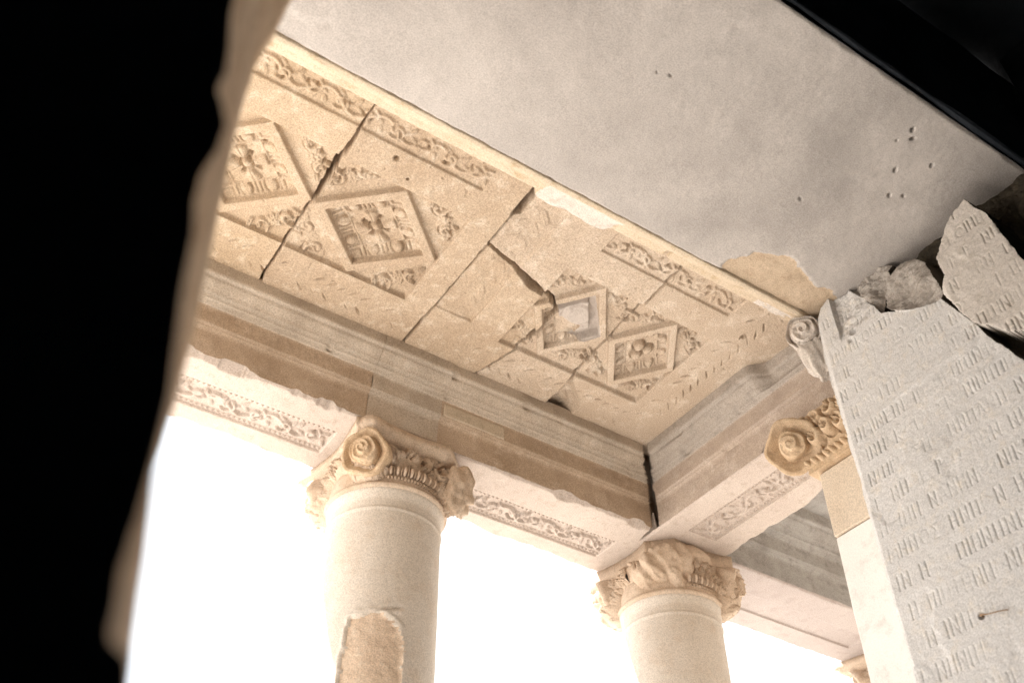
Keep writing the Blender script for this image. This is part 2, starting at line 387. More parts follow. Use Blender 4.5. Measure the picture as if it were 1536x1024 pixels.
    nm = {0: 'slab_face', 1: 'lozenge_frame', 2: 'egg_border', 3: 'rosette', 4: 'leaf_spandrel', 5: 'scroll_band', 6: 'leaf_garland', 7: 'sunk_band', 8: 'mortar_fill'}
    bx = [(-.35, 1.49), (1.51, 2.80), (3.75, 4.22), (2.83, 3.45), (4.36, 5.8)]
    for s, (lab, loc, mat) in enumerate(info):
        t = thing('ceiling_slab', lab, 'ceiling slab', loc, 'carved ceiling slabs')
        specs = {s * 10 + i: (n, M['fill'] if i == 8 else mat, t) for i, n in nm.items()}
        grid_parts(P, False, fid, specs)
        V, F = box_vf(bx[s][0], bx[s][1], 3.86, 6.5, ZC + .40, ZC + .66)
        mesh('slab_core', V, F, mat, t, smooth=False)
build_ceiling()

# ------------------------------------------------------------------ architraves
# inner profile: (offset from cornice lip, height), lip at the top
PROF = [(0, 6.03), (0, 5.985), (0, 5.90), (.012, 5.885), (.030, 5.882), (.032, 5.868), (.045, 5.845), (.075, 5.822), (.098, 5.795), (.104, 5.775), (.122, 5.772), (.124, 5.748), (.132, 5.742), (.150, 5.738), (.153, 5.715), (.172, 5.708),
        (.178, 5.70), (.180, 5.62), (.181, 5.555), (.183, 5.545), (.196, 5.54), (.200, 5.525), (.214, 5.520), (.222, 5.505), (.226, 5.49), (.228, 5.40), (.229, 5.30), (.230, 5.265)]
def dense(pr, step=.02):
    out = [pr[0]]
    for a, b in zip(pr[:-1], pr[1:]):
        n = max(1, int(math.hypot(b[0] - a[0], b[1] - a[1]) / step))
        for i in range(1, n + 1): out.append((a[0] + (b[0] - a[0]) * i / n, a[1] + (b[1] - a[1]) * i / n))
    return np.array(out)
PD = dense(PROF)
def beam(label, axis, s0, s1, t_in, t_out, mats, panels, seed, lip, s_corner=None, group='architrave blocks', name='architrave_block', chipamp=1.0, extra=None, wear_end=None, plain=False, flatpanel=None):
    """axis 'x': runs along X, inner face towards -Y; axis 'y': runs along Y, inner face towards -X"""
    W = (lambda s, t, z: np.stack([s, t, z], -1)) if axis == 'x' else (lambda s, t, z: np.stack([t, s, z], -1))
    fl = (axis == 'x')
    c = W(np.array((s0 + s1) / 2), np.array((t_in + t_out) / 2), np.array(ZS))
    th = thing(name, label, 'beam', tuple(c), group)
    ds = .02
    s = np.linspace(s0, s1, int((s1 - s0) / ds) + 1); o, z = PD[:, 0], PD[:, 1]
    S, O = np.meshgrid(s, o, indexing='ij'); Z = np.broadcast_to(z, S.shape).copy()
    T = t_in - lip + O * (lip / .230)
    T += .007 * fbm(S * 2, Z * 3, seed) + .006 * fbm(S * 11, Z * 13, seed + 2) + .004 * fbm(S * 40, Z * 40, seed + 8, 2)
    # chips along projecting edges
    chip = sst(.17, .28, fbm(S * 4.5, Z * 2.5, seed + 4)) * chipamp
    edge = np.exp(-((Z - 5.89) / .02) ** 2) + np.exp(-((Z - 5.74) / .03) ** 2) + .8 * np.exp(-((Z - 5.53) / .02) ** 2)
    T += .03 * chip * edge
    lowc = sst(.0, .22, fbm(S * 3.2 + 7, S * 0 + seed, seed + 6)); Z += .05 * lowc * sst(5.34, 5.265, Z) * chipamp
    if extra: T, Z = extra(S, T, Z, O)
    if s_corner is not None:
        gap = s_corner + O * (lip / .23) - S; w = .012 + .016 * sst(5.8, 5.3, Z) + .02 * fbm(Z * 6, Z * 0, 3)
        T += .22 * (1 - sst(w * .6, w * 1.4, gap))
    P = W(S, T, Z)
    zc = (Z[:-1, :-1] + Z[1:, 1:]) / 2; fid = np.where(zc > 5.706, 0, np.where(zc > 5.53, 1, 2))
    # profile runs top -> bottom: orientation
    grid_parts(P, not fl, fid, {0: ('cornice_moulding', mats[0], th), 1: ('upper_fascia', mats[1], th), 2: ('lower_fascia', mats[2], th)})
    # underside with sunk carved panel
    st = .0085
    su = np.arange(s0, s1 + st, st); su[-1] = s1; tv = np.arange(t_in, t_out + .001, st)
    S, T = np.meshgrid(su, tv, indexing='ij'); h = .006 * fbm(S * 3, T * 3, seed + 20) + .005 * fbm(S * 20, T * 20, seed + 21); ID = np.zeros(S.shape, int)
    for (a, b, ta, tb) in panels:
        e = .007; m = sst(a - e, a + e, S) * (1 - sst(b - e, b + e, S)) * sst(ta - e, ta + e, T) * (1 - sst(tb - e, tb + e, T))
        tc = (ta + tb) / 2; hw = (tb - ta) / 2
        if plain:
            h += .02 * m
        else:
            R, Dr = rinceau(S, T, a + .03, b - .03, tc, hw * .70, hw * 3.0, seed + 3)
            wear = np.clip(.95 + 1.2 * fbm(S * 2, T * 2, seed + 9), .3, 1.15)
            h += m * (.030 - .034 * R * wear + .026 * Dr)
            # beaded rims either side
            for tt in (ta + .025, tb - .025):
                h -= m * .03 * np.exp(-((T - tt) / .010) ** 2) * (.6 + .4 * np.cos(S * 2 * np.pi / .045))
        ID[m > .5] = 1
    # edges: broken inner arris and ragged outer arris
    rag = .03 + .10 * np.clip(fbm(S * 1.7, S * 0 + seed, seed + 30) + .12, 0, 1) * 2 * chipamp + .035 * fbm(S * 12, T * 3, seed + 31)
    d = t_out - T; h += np.clip(rag - d, 0, 1) * 1.15
    rag2 = np.clip(.02 + .06 * lowc[np.clip(np.searchsorted(s, S[:, 0]), 0, len(s) - 1), 0][:, None] * chipamp, 0, 1) + .02 * fbm(S * 14, T * 4, seed + 33)
    h += np.clip(rag2 - (T - t_in), 0, 1) * .9
    if s_corner is not None and axis == 'x':
        h += .15 * (1 - sst(.01, .035, np.abs(S - (RX0 - .01)) + .25 * np.clip(T - t_in - .1, 0, 1)))
    P = W(S, T, ZS + h); fid = ID[:-1, :-1]
    grid_parts(P, not fl, fid, {0: ('underside', mats[3], th), 1: ('scroll_panel' if not plain else 'sunk_panel', mats[3], th)})
    # body: outer face and top
    pts = [(t_out - .002, ZS + .10), (t_out - .01, 5.55), (t_out + .05, 5.58), (t_out + .05, 5.80), (t_out + .2, 5.95), (t_out + .2, 6.35), (t_in + .05, 6.35), (t_in + .05, 5.9), (t_in + .26, 5.6)]
    V = []; n = len(pts)
    for ss in (s0 + .004, s1 - .004):
        for (t, zz) in pts: V.append(tuple(W(np.array(ss), np.array(t), np.array(zz))))
    F = [[i, (i + 1) % n, n + (i + 1) % n, n + i] for i in range(n)] + [list(range(n))[::-1], list(range(n, 2 * n))]
    mesh('beam_core', V, F, mats[2], th, smooth=False)
    return th
LIPF = .235; LIPR = .225
beam('brown architrave block left of the left column, cut off by the dark doorpost', 'x', -.35, 2.655, FY0, FY1, (M['beam2'], M['beam'], M['beam'], M['soff']), [(-.2, 2.54, 6.51, 6.84)], 101, LIPF)
beam('smooth grey-brown repair block of the architrave directly above the left column', 'x', 2.657, 3.325, FY0 - .006, FY1, (M['beam2'], M['beam2'], M['beam2'], M['soff']), [], 111, LIPF, chipamp=.5)
bm3 = beam('brown architrave block between the left column and the corner column', 'x', 3.327, 6.6, FY0, FY1, (M['beam2'], M['beam'], M['beam'], M['soff']), [(3.62, 5.50, 6.58, 6.89)], 121, LIPF, s_corner=RX0 - LIPR)
# buff mortar patch on the upper fascia
def patch():
    s = np.linspace(3.34, 3.98, 50); z = np.linspace(5.55, 5.70, 14); S, Z = np.meshgrid(s, z, indexing='ij')
    T = FY0 - LIPF + .18 * LIPF / .23 - .0065 + .003 * fbm(S * 9, Z * 9, 5)
    edge = np.minimum(np.minimum(S - 3.34, 3.98 - S), np.minimum(Z - 5.55, 5.70 - Z)); T += .02 * (1 - sst(0, .014, edge))
    mesh('mortar_patch', np.stack([S, T, Z], -1).reshape(-1, 3), gridfaces(50, 14), M['patch'], bm3)
patch()
def stain_break(S, T, Z, O):
    # the cornice is knocked away near the wall
    k = sst(4.62, 4.45, S + .05 * fbm(S * 9, Z * 9, 71)) * sst(5.72, 5.80, Z); return T + k * (.13 - O * .4).clip(0, 1) + .04 * k * fbm(S * 12, Z * 12, 72), Z
beam('grey-brown side architrave running from the corner column to the inscribed wall', 'y', 3.76, 6.6, RX0, RX1, (M['beam5'], M['beam4'], M['beam4'], M['soff']), [(4.60, 6.04, 5.95, 6.27)], 131, LIPR, s_corner=FY0 - LIPF, extra=stain_break)
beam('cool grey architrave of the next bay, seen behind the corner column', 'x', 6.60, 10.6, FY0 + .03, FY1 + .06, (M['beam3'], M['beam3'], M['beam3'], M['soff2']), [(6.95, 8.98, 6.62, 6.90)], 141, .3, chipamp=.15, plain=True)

# ceiling slab of the next bay
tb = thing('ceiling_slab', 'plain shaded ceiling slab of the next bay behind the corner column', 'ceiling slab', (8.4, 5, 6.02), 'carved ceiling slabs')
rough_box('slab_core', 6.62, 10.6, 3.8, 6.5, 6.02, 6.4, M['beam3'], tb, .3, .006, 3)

# ------------------------------------------------------------------ columns
def acanthus(cx, cy, cz, dirv, w, l, curl, seed):
    """one curled lobed leaf; returns V,F"""
    n, mth = 9, 7; r = random.Random(seed); d = Vector(dirv).normalized(); up = Vector((0, 0, 1)); side = d.cross(up).normalized()
    V = []
    for i in range(n):
        t = i / (n - 1); ang = -1.2 + t * (2.0 + curl)
        base = Vector((cx, cy, cz)) + d * (l * .55 * math.sin(max(0, t) * 1.45)) * .9 + up * (l * (t - .55 * max(0, t - .6) * 2.2))
        ww = w * (math.sin(math.pi * (.12 + .84 * t)) ** .7) * (1 + .22 * math.sin(t * 17 + seed))
        for j in range(mth):
            q = j / (mth - 1) * 2 - 1
            V.append(base + side * ww * q + d * (.03 * (1 - q * q) - .022 * math.exp(-(q / .15) ** 2) + .012 * math.cos(q * 9)))
    F = [[i * mth + j, i * mth + j + 1, (i + 1) * mth + j + 1, (i + 1) * mth + j] for i in range(n - 1) for j in range(mth - 1)]
    o = len(V); V2 = [v - d * .03 for v in V]; F += [[o + k for k in f[::-1]] for f in F]
    edge = [j for j in range(mth)] + [i * mth + mth - 1 for i in range(1, n)] + [(n - 1) * mth + j for j in range(mth - 2, -1, -1)] + [i * mth for i in range(n - 2, 0, -1)]
    for a, b in zip(edge, edge[1:] + edge[:1]): F.append([b, a, o + a, o + b])
    return V + V2, F
def volute(name, c, axis, R, depth, turns, mat, parent, seed, broken=0.0, dome=.07, start=0., core=.8):
    """a spiral boss: dished disc with a coiled ridge, cushion body behind"""
    ax = Vector(axis).normalized(); ref = Vector((0, 0, 1)); u = ref.cross(ax).normalized(); w = ax.cross(u).normalized()
    nr, nt, nb = 46, 110, 12
    P = np.zeros((nt, nr + nb, 3)); c = np.array(c); A = np.array(ax); U = np.array(u); W = np.array(w)
    th = np.linspace(0, 2 * np.pi, nt, endpoint=False); off = .10 * R
    for j in range(nr):
        r = R * (j / (nr - 1)); rr = r / R
        k = rr / core; ph = (k * turns - (th + start) / (2 * np.pi)) % 1.0
        shell = (.075 * (1 - k) + .028) * (dome / .085) + .030 * np.where(ph < .7, (ph / .7) ** 1.4, (1 - ph) / .3) * min(1, k * 4) * (1 - broken * .7)
        edge = sst(core * .93, core * 1.06, np.array(rr + .04 * np.sin(th * 3 + seed)))
        bowl = -.045 + .085 * max(0, (rr - core) / (1 - core)) ** .8 if core < .95 else 0
        bowl = bowl - .05 * max(0, rr - .90) * 8 * .6
        n = fbm(np.cos(th) * rr * 3 + seed + 9, np.sin(th) * rr * 3 + 9, seed) * .035 * (1 + 3 * broken)
        hh = shell * (1 - edge) + bowl * edge + n
        lob = 1 + .05 * np.sin(th * 5 + seed) * rr + .03 * np.sin(th * 3 + 2 * seed) * rr
        P[:, j] = c + np.outer(r * lob * np.cos(th), U) + np.outer(r * lob * np.sin(th) + off * (1 - rr), W) + np.outer(hh, A)
    for j in range(nb):
        t = (j + 1) / nb; r = R * (1.04 - .10 * math.sin(t * math.pi) - .16 * t); lob = 1 + .05 * np.sin(th * 5 + seed) + .03 * np.sin(th * 3 + 2 * seed)
        fl = 1 + (.13 * np.abs(np.sin(th * 4.5 + t * 4 + seed)) ** .6 - .06 * (np.sin(th * 9 + t * 15) > .75)) * math.sin(t * 3.1)
        n = 1 + .10 * fbm(th * 2 + 20, th * 0 + t * 5 + seed, seed + 3)
        P[:, nr + j] = c + np.outer(r * lob * fl * n * np.cos(th), U) + np.outer(r * lob * fl * n * np.sin(th), W) + np.outer(-depth * t + 0 * th, A)
    F = gridfaces(nt, nr + nb, wrap=True)
    return mesh(name, P.reshape(-1, 3), F, mat, parent)
def join(parts):
    V, F = [], []
    for v, f in parts:
        o = len(V); V += [tuple(p) for p in v]; F += [[o + i for i in q] for q in f]
    return V, F
def ball(cx, cy, cz, rx, ry, rz, axis=None, n=10, m=7):
    V, F = [], []; mat = Matrix.Identity(3) if axis is None else Vector((1, 0, 0)).rotation_difference(Vector(axis)).to_matrix()
    for i in range(m + 1):
        ph = math.pi * i / m
        for j in range(n):
            t = 2 * math.pi * j / n; V.append(mat @ Vector((rx * math.sin(ph) * math.cos(t), ry * math.sin(ph) * math.sin(t), rz * math.cos(ph))) + Vector((cx, cy, cz)))
    for i in range(m):
        for j in range(n): F.append([i * n + j, i * n + (j + 1) % n, (i + 1) * n + (j + 1) % n, (i + 1) * n + j])
    return V, F
def lump(name, c, r, mat, parent, seed, amp=.35, n=40, m=26, freq=2.2):
    ph = np.linspace(0, np.pi, m)[None, :]; th = np.linspace(0, 2 * np.pi, n, endpoint=False)[:, None]
    x = np.sin(ph) * np.cos(th); y = np.sin(ph) * np.sin(th); z = np.cos(ph) + 0 * th
    a = 1 + amp * (fbm(x * freq + z * 1.3 + 30, y * freq - z * 1.7 + 30, seed, 5) * 2)
    a = a + .25 * amp * np.sign(fbm(x * 1.6 + z + 30, y * 1.6 + 30 + z * .7, seed + 5, 2)) * .3
    P = np.stack([c[0] + r[0] * x * a, c[1] + r[1] * y * a, c[2] + r[2] * z * a], -1)
    return mesh(name, P.reshape(-1, 3), gridfaces(n, m, flip=True, wrap=True), mat, parent)
def egg_ring(cx, cy, R, z, n, parent, a0, a1, mat, bead=True):
    parts = []
    for i in range(n):
        a = a0 + (a1 - a0) * (i + .5) / n; dx, dy = math.cos(a), math.sin(a); w = R * (a1 - a0) / n
        parts.append(ball(cx + R * dx, cy + R * dy, z, .034, w * .27, .044, (dx, dy, 0)))
        a2 = a + (a1 - a0) / n * .5
        parts.append(ball(cx + R * math.cos(a2), cy + R * math.sin(a2), z, .028, w * .07, .045, (math.cos(a2), math.sin(a2), 0), 6, 5))
        if bead:
            for k in (-.25, .25):
                a3 = a + (a1 - a0) / n * k; parts.append(ball(cx + (R - .018) * math.cos(a3), cy + (R - .018) * math.sin(a3), z - .062, .018, w * .19, .015, (math.cos(a3), math.sin(a3), 0), 8, 5))
    V, F = join(parts); return mesh('egg_and_dart', V, F, mat, parent)
def abacus(cx, cy, hw, z0, z1, parent, mat, seed, cut=None):
    n = 44; out = []
    for k in range(4):
        a = k * math.pi / 2 - .75 * math.pi
        for i in range(n // 4 * 3):
            t = i / (n // 4 * 3); q = t * 2 - 1
            x = hw * q; y = -hw + .10 * (1 - q * q)
            if abs(q) > .93: y = -hw + .10 * (1 - .93 ** 2) * .5
            b = k * math.pi / 2; out.append((x * math.cos(b) - y * math.sin(b), x * math.sin(b) + y * math.cos(b)))
    for cut in (cut or ()):
        out = [(x, y) if (x * cut[0] + y * cut[1]) < cut[2] + .03 * math.sin(13 * x + 7 * y) else ((x + cut[0] * (cut[2] - (x * cut[0] + y * cut[1]))), (y + cut[1] * (cut[2] - (x * cut[0] + y * cut[1])))) for x, y in out]
    lev = [(.86, z0), (.93, z0 + .035), (.955, z0 + .06), (1.0, z0 + .075), (1.0, z1)]
    lev = [(.5, z0 - .002)] + lev + [(.4, z1)]
    P = np.zeros((len(out), len(lev), 3))
    for j, (s, z) in enumerate(lev):
        for i, (x, y) in enumerate(out):
            nn = 1 + .035 * float(fbm(np.array(i * .19), np.array(j * .6 + seed), seed))
            P[i, j] = (cx + x * s * nn, cy + y * s * nn, z)
    return mesh('abacus', P.reshape(-1, 3), gridfaces(len(out), len(lev), wrap=True), mat, parent)
def column(label, cx, kind, seed):
    cy = CY
    t = thing('column', label, 'column', (cx, cy, GZ), 'columns of the porch front')
    zt = 4.70
    rad = lambda z: .460 + .085 * ((zt - z) / 6.0)
    n = 176
    zz = np.concatenate([np.linspace(zt, 2.6, 200), np.linspace(2.5, GZ + .5, 12)])
    thv = np.linspace(0, 2 * np.pi, n, endpoint=False)
    TH, Z = np.meshgrid(thv, zz, indexing='ij'); R = rad(Z)
    R = R + .005 * fbm(np.cos(TH) * 2 + 9, Z * 1.2 + np.sin(TH) * 2, seed) + .004 * fbm(np.cos(TH) * 9 + 20, Z * 7 + np.sin(TH) * 9, seed + 3)
    # necking: fillet and hollow beneath the astragal
    R += .026 * sst(4.60, 4.70, Z) + .010 * np.exp(-((Z - 4.53) / .012) ** 2)
    ID = np.zeros(TH.shape, int)
    if kind == 1:
        # a spalled patch on the side facing the doorway
        a = (TH + 1.98 + np.pi) % (2 * np.pi) - np.pi
        X = a * .45; d = np.hypot(X / .235, (Z - 3.31) / .35) ** 1.0
        pw = np.maximum(np.abs(X + .01) / .225, np.abs(Z - 3.29 + .25 * X * (X > 0)) / .36); d = .45 * d + .6 * pw + .34 * fbm(X * 6 + 9, Z * 5, 61) + .16 * fbm(X * 20 + 9, Z * 20, 62)
        m = 1 - sst(.93, 1.0, d); R -= m * (.016 + .016 * fbm(X * 8 + 5, Z * 8, 63) + .010 * fbm(X * 25, Z * 25, 64))
        R += .012 * np.exp(-((d - 1.03) / .05) ** 2)
        slit = np.exp(-(((Z - 3.645) - .3 * X) / .016) ** 2) * sst(-.06, .04, X) * (1 - sst(.14, .20, X)); R -= .022 * slit; R += .012 * np.exp(-(((Z - 3.615) - .3 * X) / .02) ** 2) * sst(-.06, .04, X) * (1 - sst(.14, .20, X))
        ID[d < .97] = 1
    P = np.stack([cx + R * np.cos(TH), cy + R * np.sin(TH), Z], -1)
    P = np.concatenate([P, P[:1]], 0); ID = np.concatenate([ID, ID[:1]], 0)
    grid_parts(P, True, ID[:-1, :-1], {0: ('shaft', M['col'], t), 1: ('spalled_patch', M['scar'], t)})
    # attic base on a plinth
    prof = [(.0, GZ + .5), (.49, GZ + .5), (.53, GZ + .47), (.56, GZ + .43), (.55, GZ + .38), (.52, GZ + .35), (.53, GZ + .30), (.60, GZ + .26), (.63, GZ + .2), (.60, GZ + .15), (0.1, GZ + .149)]
    mesh('base', lathe(cx, cy, prof, 64).reshape(-1, 3), gridfaces(64, len(prof), True, True), M['col'], t)
    rough_box('plinth', cx - .64, cx + .64, cy - .64, cy + .64, GZ, GZ + .15, M['col'], t, .3, .006, seed)
    # capital
    cap = mesh('capital', lathe(cx, cy, [(.30, 4.69), (.474, 4.695), (.497, 4.71), (.508, 4.73), (.497, 4.75), (.476, 4.762), (.474, 4.775), (.477, 4.79), (.477, 4.85), (.46, 4.92), (.44, 4.96), (.42, 5.04), (.42, 5.12), (.42, 5.2), (.42, ZS - .006), (.1, ZS - .006)], 120,
                dr=lambda th, z: sst(4.80, 4.9, z) * .05 * fbm(np.cos(th) * 5 + 9, z * 9 + np.sin(th) * 5 + 9, seed + 7)).reshape(-1, 3), gridfaces(120, 16, False, True), M['cap'], t)
    if kind == 1:
        egg_ring(cx, cy, .500, 4.865, 19, cap, -2.05, .1, M['cap']); egg_ring(cx, cy, .500, 4.865, 13, cap, .2, 1.7, M['cap'])
        abacus(cx, cy, .60, 5.10, ZS + .004, cap, M['cap'], seed, cut=((math.sqrt(.5), -math.sqrt(.5), .58), (-math.sqrt(.5), -math.sqrt(.5), .70)))
    elif kind == 2:
        egg_ring(cx, cy, .500, 4.865, 13, cap, -1.95, -.35, M['cap'])
        abacus(cx, cy, .54, 4.97, ZS + .004, cap, M['cap'], seed, cut=((-math.sqrt(.5), -math.sqrt(.5), .52), (math.sqrt(.5), -math.sqrt(.5), .64)))
    else:
        egg_ring(cx, cy, .500, 4.865, 44, cap, 0, 6.283, M['cap']); abacus(cx, cy, .60, 5.10, ZS + .004, cap, M['cap'], seed)
    q = math.sqrt(.5)
    for (sx, sy) in ((-1, -1), (-1, 1), (1, -1), (1, 1)):
        rr = .625; vx, vy = cx + sx * q * rr, cy + sy * q * rr; vz = 4.945
        near = (sx, sy) == (-1, -1)
        if kind == 2 and near:
            lump('broken_corner', (cx - .245, cy - .235, 5.02), (.275, .265, .27), M['cap'], cap, 5, .26, n=90, m=60, freq=3.4); continue
        if kind == 1 and (sx, sy) == (1, -1):
            lump('broken_corner', (vx - .03, vy + .05, 4.93), (.16, .15, .22), M['cap'], cap, 8, .5, freq=3); continue
        br = .75 if (kind == 2 and (sx, sy) == (1, -1)) else 0
        volute('volute', (vx, vy, vz), (sx * q, sy * q, -.30), .195, .30, 2.6, M['rose'] if near else M['cap'], cap, seed + sx + 3 * sy + 9, br, start=seed, core=.62, dome=.085)
    # carved acanthus covering the bell and the volute cushions
    na, nz = 900, 120
    th = np.linspace(-np.pi, np.pi, na); vv = np.linspace(0, 1, nz); TH, VV = np.meshgrid(th, vv, indexing='ij')
    bul = np.zeros(TH.shape); low = np.zeros(TH.shape)
    for (sx, sy) in ((-1, -1), (-1, 1), (1, -1), (1, 1)):
        if kind == 2 and (sx, sy) == (-1, -1): continue
        dth = (TH - math.atan2(sy, sx) + np.pi) % (2 * np.pi) - np.pi
        amp = .6 if (kind == 1 and (sx, sy) == (1, -1)) or (sx, sy) == (-1, -1) else 1
        bul = np.maximum(bul, amp * np.exp(-(dth / .30) ** 2)); low = np.maximum(low, amp * np.exp(-(dth / .40) ** 4))
    front = np.exp(-(((TH + 1.50 + np.pi) % (2 * np.pi) - np.pi) / .52) ** 4) if kind < 3 else 0 * TH
    zl = 4.915 - .29 * low * (1 - .0 * front); zh = 5.13; ZZ = zh + (zl - zh) * VV
    prof = np.sin(np.pi * np.clip(VV * .92 + .06, 0, 1)) ** .6
    RR = .425 + .07 * prof + .19 * bul * prof - .03 * front
    S2 = TH * .58; rl = np.zeros(TH.shape); dr = np.zeros(TH.shape); r2 = random.Random(seed)
    for k in range(230):
        a = r2.uniform(-3.14, 3.14); cz2 = r2.uniform(4.60, 5.12); an = r2.uniform(-.9, .9) + (1.57 if r2.random() < .7 else 0)
        sel = np.abs(TH[:, 0] - a) < .2
        if not sel.any(): continue
        xs, zs = S2[sel], ZZ[sel]
        for da in (-.75, -.38, 0, .38, .75):
            rl[sel] = np.maximum(rl[sel], r2.uniform(.7, 1) * leaf(xs, zs, a * .58 + .045 * math.cos(an + da), cz2 + .045 * math.sin(an + da), .042, .015, an + da))
        dd, _, _ = ell(xs, zs, a * .58 + .02 * math.cos(an + .2), cz2 + .02 * math.sin(an + .2), .03, .010, an + .2); dr[sel] = np.maximum(dr[sel], np.clip(1.4 - dd, 0, 1) * r2.choice((0, .5, 1)))
    RR = RR + (.055 * rl - .060 * dr) * np.clip(prof * 1.3, 0, 1) + .03 * fbm(S2 * 6 + 30, ZZ * 6, seed)
    if kind == 1:
        for (ha, hz, hr) in ((-1.80, 5.09, .035), (-1.36, 5.03, .03), (-1.10, 5.0, .035), (-.98, 5.09, .04)):
            RR -= .16 * np.exp(-(np.hypot((TH - ha) * .5, ZZ - hz) / hr) ** 4)
    RR[:, -3:] -= .05; RR[:, -1] = .42
    PF = np.stack([cx + RR * np.cos(TH), cy + RR * np.sin(TH), ZZ + .012 * rl], -1)
    mesh('acanthus_foliage', PF.reshape(-1, 3), gridfaces(na, nz, True), M['cap'], cap)
    if kind == 2:
        lump('abacus_stump', (cx - .02, cy - .42, 5.14), (.24, .09, .11), M['cap'], cap, 3, .12)
    return t
column('left column, pale shaft with a large spalled tan patch and rose-like corner volute', CX1, 1, 3)
column('corner column with broken capital below the dark corner gap of the beams', CX2, 2, 6)
column('farthest column, only its capital shows at the bottom beside the white pilaster', CX3, 3, 9)

# ------------------------------------------------------------------ pilaster on the facade wall
pt = thing('pilaster', 'pilaster on the facade wall with white shaft and golden spiral capital', 'pilaster', (6.1, 4.0, GZ))
rough_box('shaft', 5.72, 6.50, 3.74, 4.29, GZ, 4.185, M['pilw'], pt, .14, .005, 8)
rough_box('necking_block', 5.715, 6.505, 3.742, 4.295, 4.19, 4.76, M['pil'], pt, .1, .005, 9)
pc = rough_box('capital', 5.66, 6.56, 3.745, 4.36, 4.765, ZS - .003, M['rose'], pt, .06, .02, 12)
volute('volute', (5.53, 4.33, 4.985), (-.74, -.30, -.48), .225, .24, 2.0, M['rose'], pc, 5, start=1.5, core=.52, dome=.10)
volute('volute', (6.65, 4.45, 4.96), (.7, .7, -.3), .195, .25, 2.6, M['rose'], pc, 7)
def pil_relief():
    y = np.arange(3.76, 4.34, .006); z = np.arange(4.77, 5.24, .006); Yg, Zg = np.meshgrid(y, z, indexing='ij'); Rl = np.zeros_like(Yg); Dk = np.zeros_like(Yg); r = random.Random(31)
    for (cy2, cz2, an) in ((4.16, 4.98, 2.0), (4.02, 5.0, 1.2), (3.90, 4.98, 1.9), (4.09, 5.12, .6), (3.96, 5.14, 2.4), (4.22, 5.12, 1.4), (3.83, 5.10, 1.3)):
        t = np.linspace(0, 1, 26); q = an + 4.2 * t; rad = .075 * (1 - .7 * t)
        D = cdist(Yg, Zg, np.stack([cy2 + rad * np.cos(q), cz2 + rad * np.sin(q)], -1)); Rl = np.maximum(Rl, np.clip(1 - (D / .022) ** 2, 0, 1) ** .5); Dk = np.maximum(Dk, np.clip(1 - np.abs(D - .03) / .012, 0, 1))
        for da in (-.8, -.3, .3, .8): Rl = np.maximum(Rl, leaf(Yg, Zg, cy2 + .07 * math.cos(an + da), cz2 - .03 + .07 * math.sin(an + da), .07, .024, an + da))
    for k in range(9):
        c = 4.30 - k * .062; d = np.hypot((Yg - c) / .026, (Zg - 4.835) / .024); Rl = np.maximum(Rl, np.clip(1 - d ** 2, 0, 1) ** .5)
    Xg = 5.655 - .075 * Rl + .05 * Dk - .05 * sst(4.86, 5.0, Zg) + .02 * fbm(Yg * 9, Zg * 9, 5)
    mesh('acanthus_relief', np.stack([Xg, Yg, Zg], -1).reshape(-1, 3), gridfaces(len(y), len(z)), M['rose'], pc)
pil_relief()

# ------------------------------------------------------------------ door lintel
def grime_and_shade(m, dark, scale, x_lo, x_hi):
    # weather stains in blotches; their thickening towards one end paints in shade
    nt = m.node_tree; N = nt.nodes; L = nt.links; b = N['Principled BSDF']; src = b.inputs['Base Color'].links[0].from_socket
    tc = N.new('ShaderNodeTexCoord'); nz = N.new('ShaderNodeTexNoise'); nz.inputs['Scale'].default_value = scale; nz.inputs['Detail'].default_value = 8; nz.inputs['Roughness'].default_value = .6
    sp = N.new('ShaderNodeSeparateXYZ'); mr = N.new('ShaderNodeMapRange'); mr.inputs['From Min'].default_value = x_lo; mr.inputs['From Max'].default_value = x_hi; mr.inputs['To Min'].default_value = -.12; mr.inputs['To Max'].default_value = .20
    L.new(tc.outputs['Object'], nz.inputs['Vector']); L.new(tc.outputs['Object'], sp.inputs[0]); L.new(sp.outputs['X'], mr.inputs['Value'])
    ad = N.new('ShaderNodeMath'); ad.operation = 'ADD'; L.new(nz.outputs['Fac'], ad.inputs[0]); L.new(mr.outputs['Result'], ad.inputs[1])
    rp = N.new('ShaderNodeValToRGB'); rp.color_ramp.elements[0].position = .46; rp.color_ramp.elements[1].position = .72; L.new(ad.outputs['Value'], rp.inputs['Fac'])
    mx = N.new('ShaderNodeMix'); mx.data_type = 'RGBA'; mx.blend_type = 'MULTIPLY'; L.new(rp.outputs['Color'], mx.inputs['Factor']); L.new(src, mx.inputs['A']); mx.inputs['B'].default_value = (*dark, 1); L.new(mx.outputs['Result'], b.inputs['Base Color'])
grime_and_shade(M['lint'], (.78, .78, .78), 1.1, -1.2, 3.0)  # lintel colour darkens to the right in place of light falloff
grime_and_shade(M['beam'], (.80, .78, .76), 2.2, -9, 9); grime_and_shade(M['beam3'], (.72, .70, .68), 2.6, -9, 9); grime_and_shade(M['beam2'], (.80, .79, .78), 2.4, -9, 9); grime_and_shade(M['beam4'], (.78, .76, .75), 2.4, -9, 9)
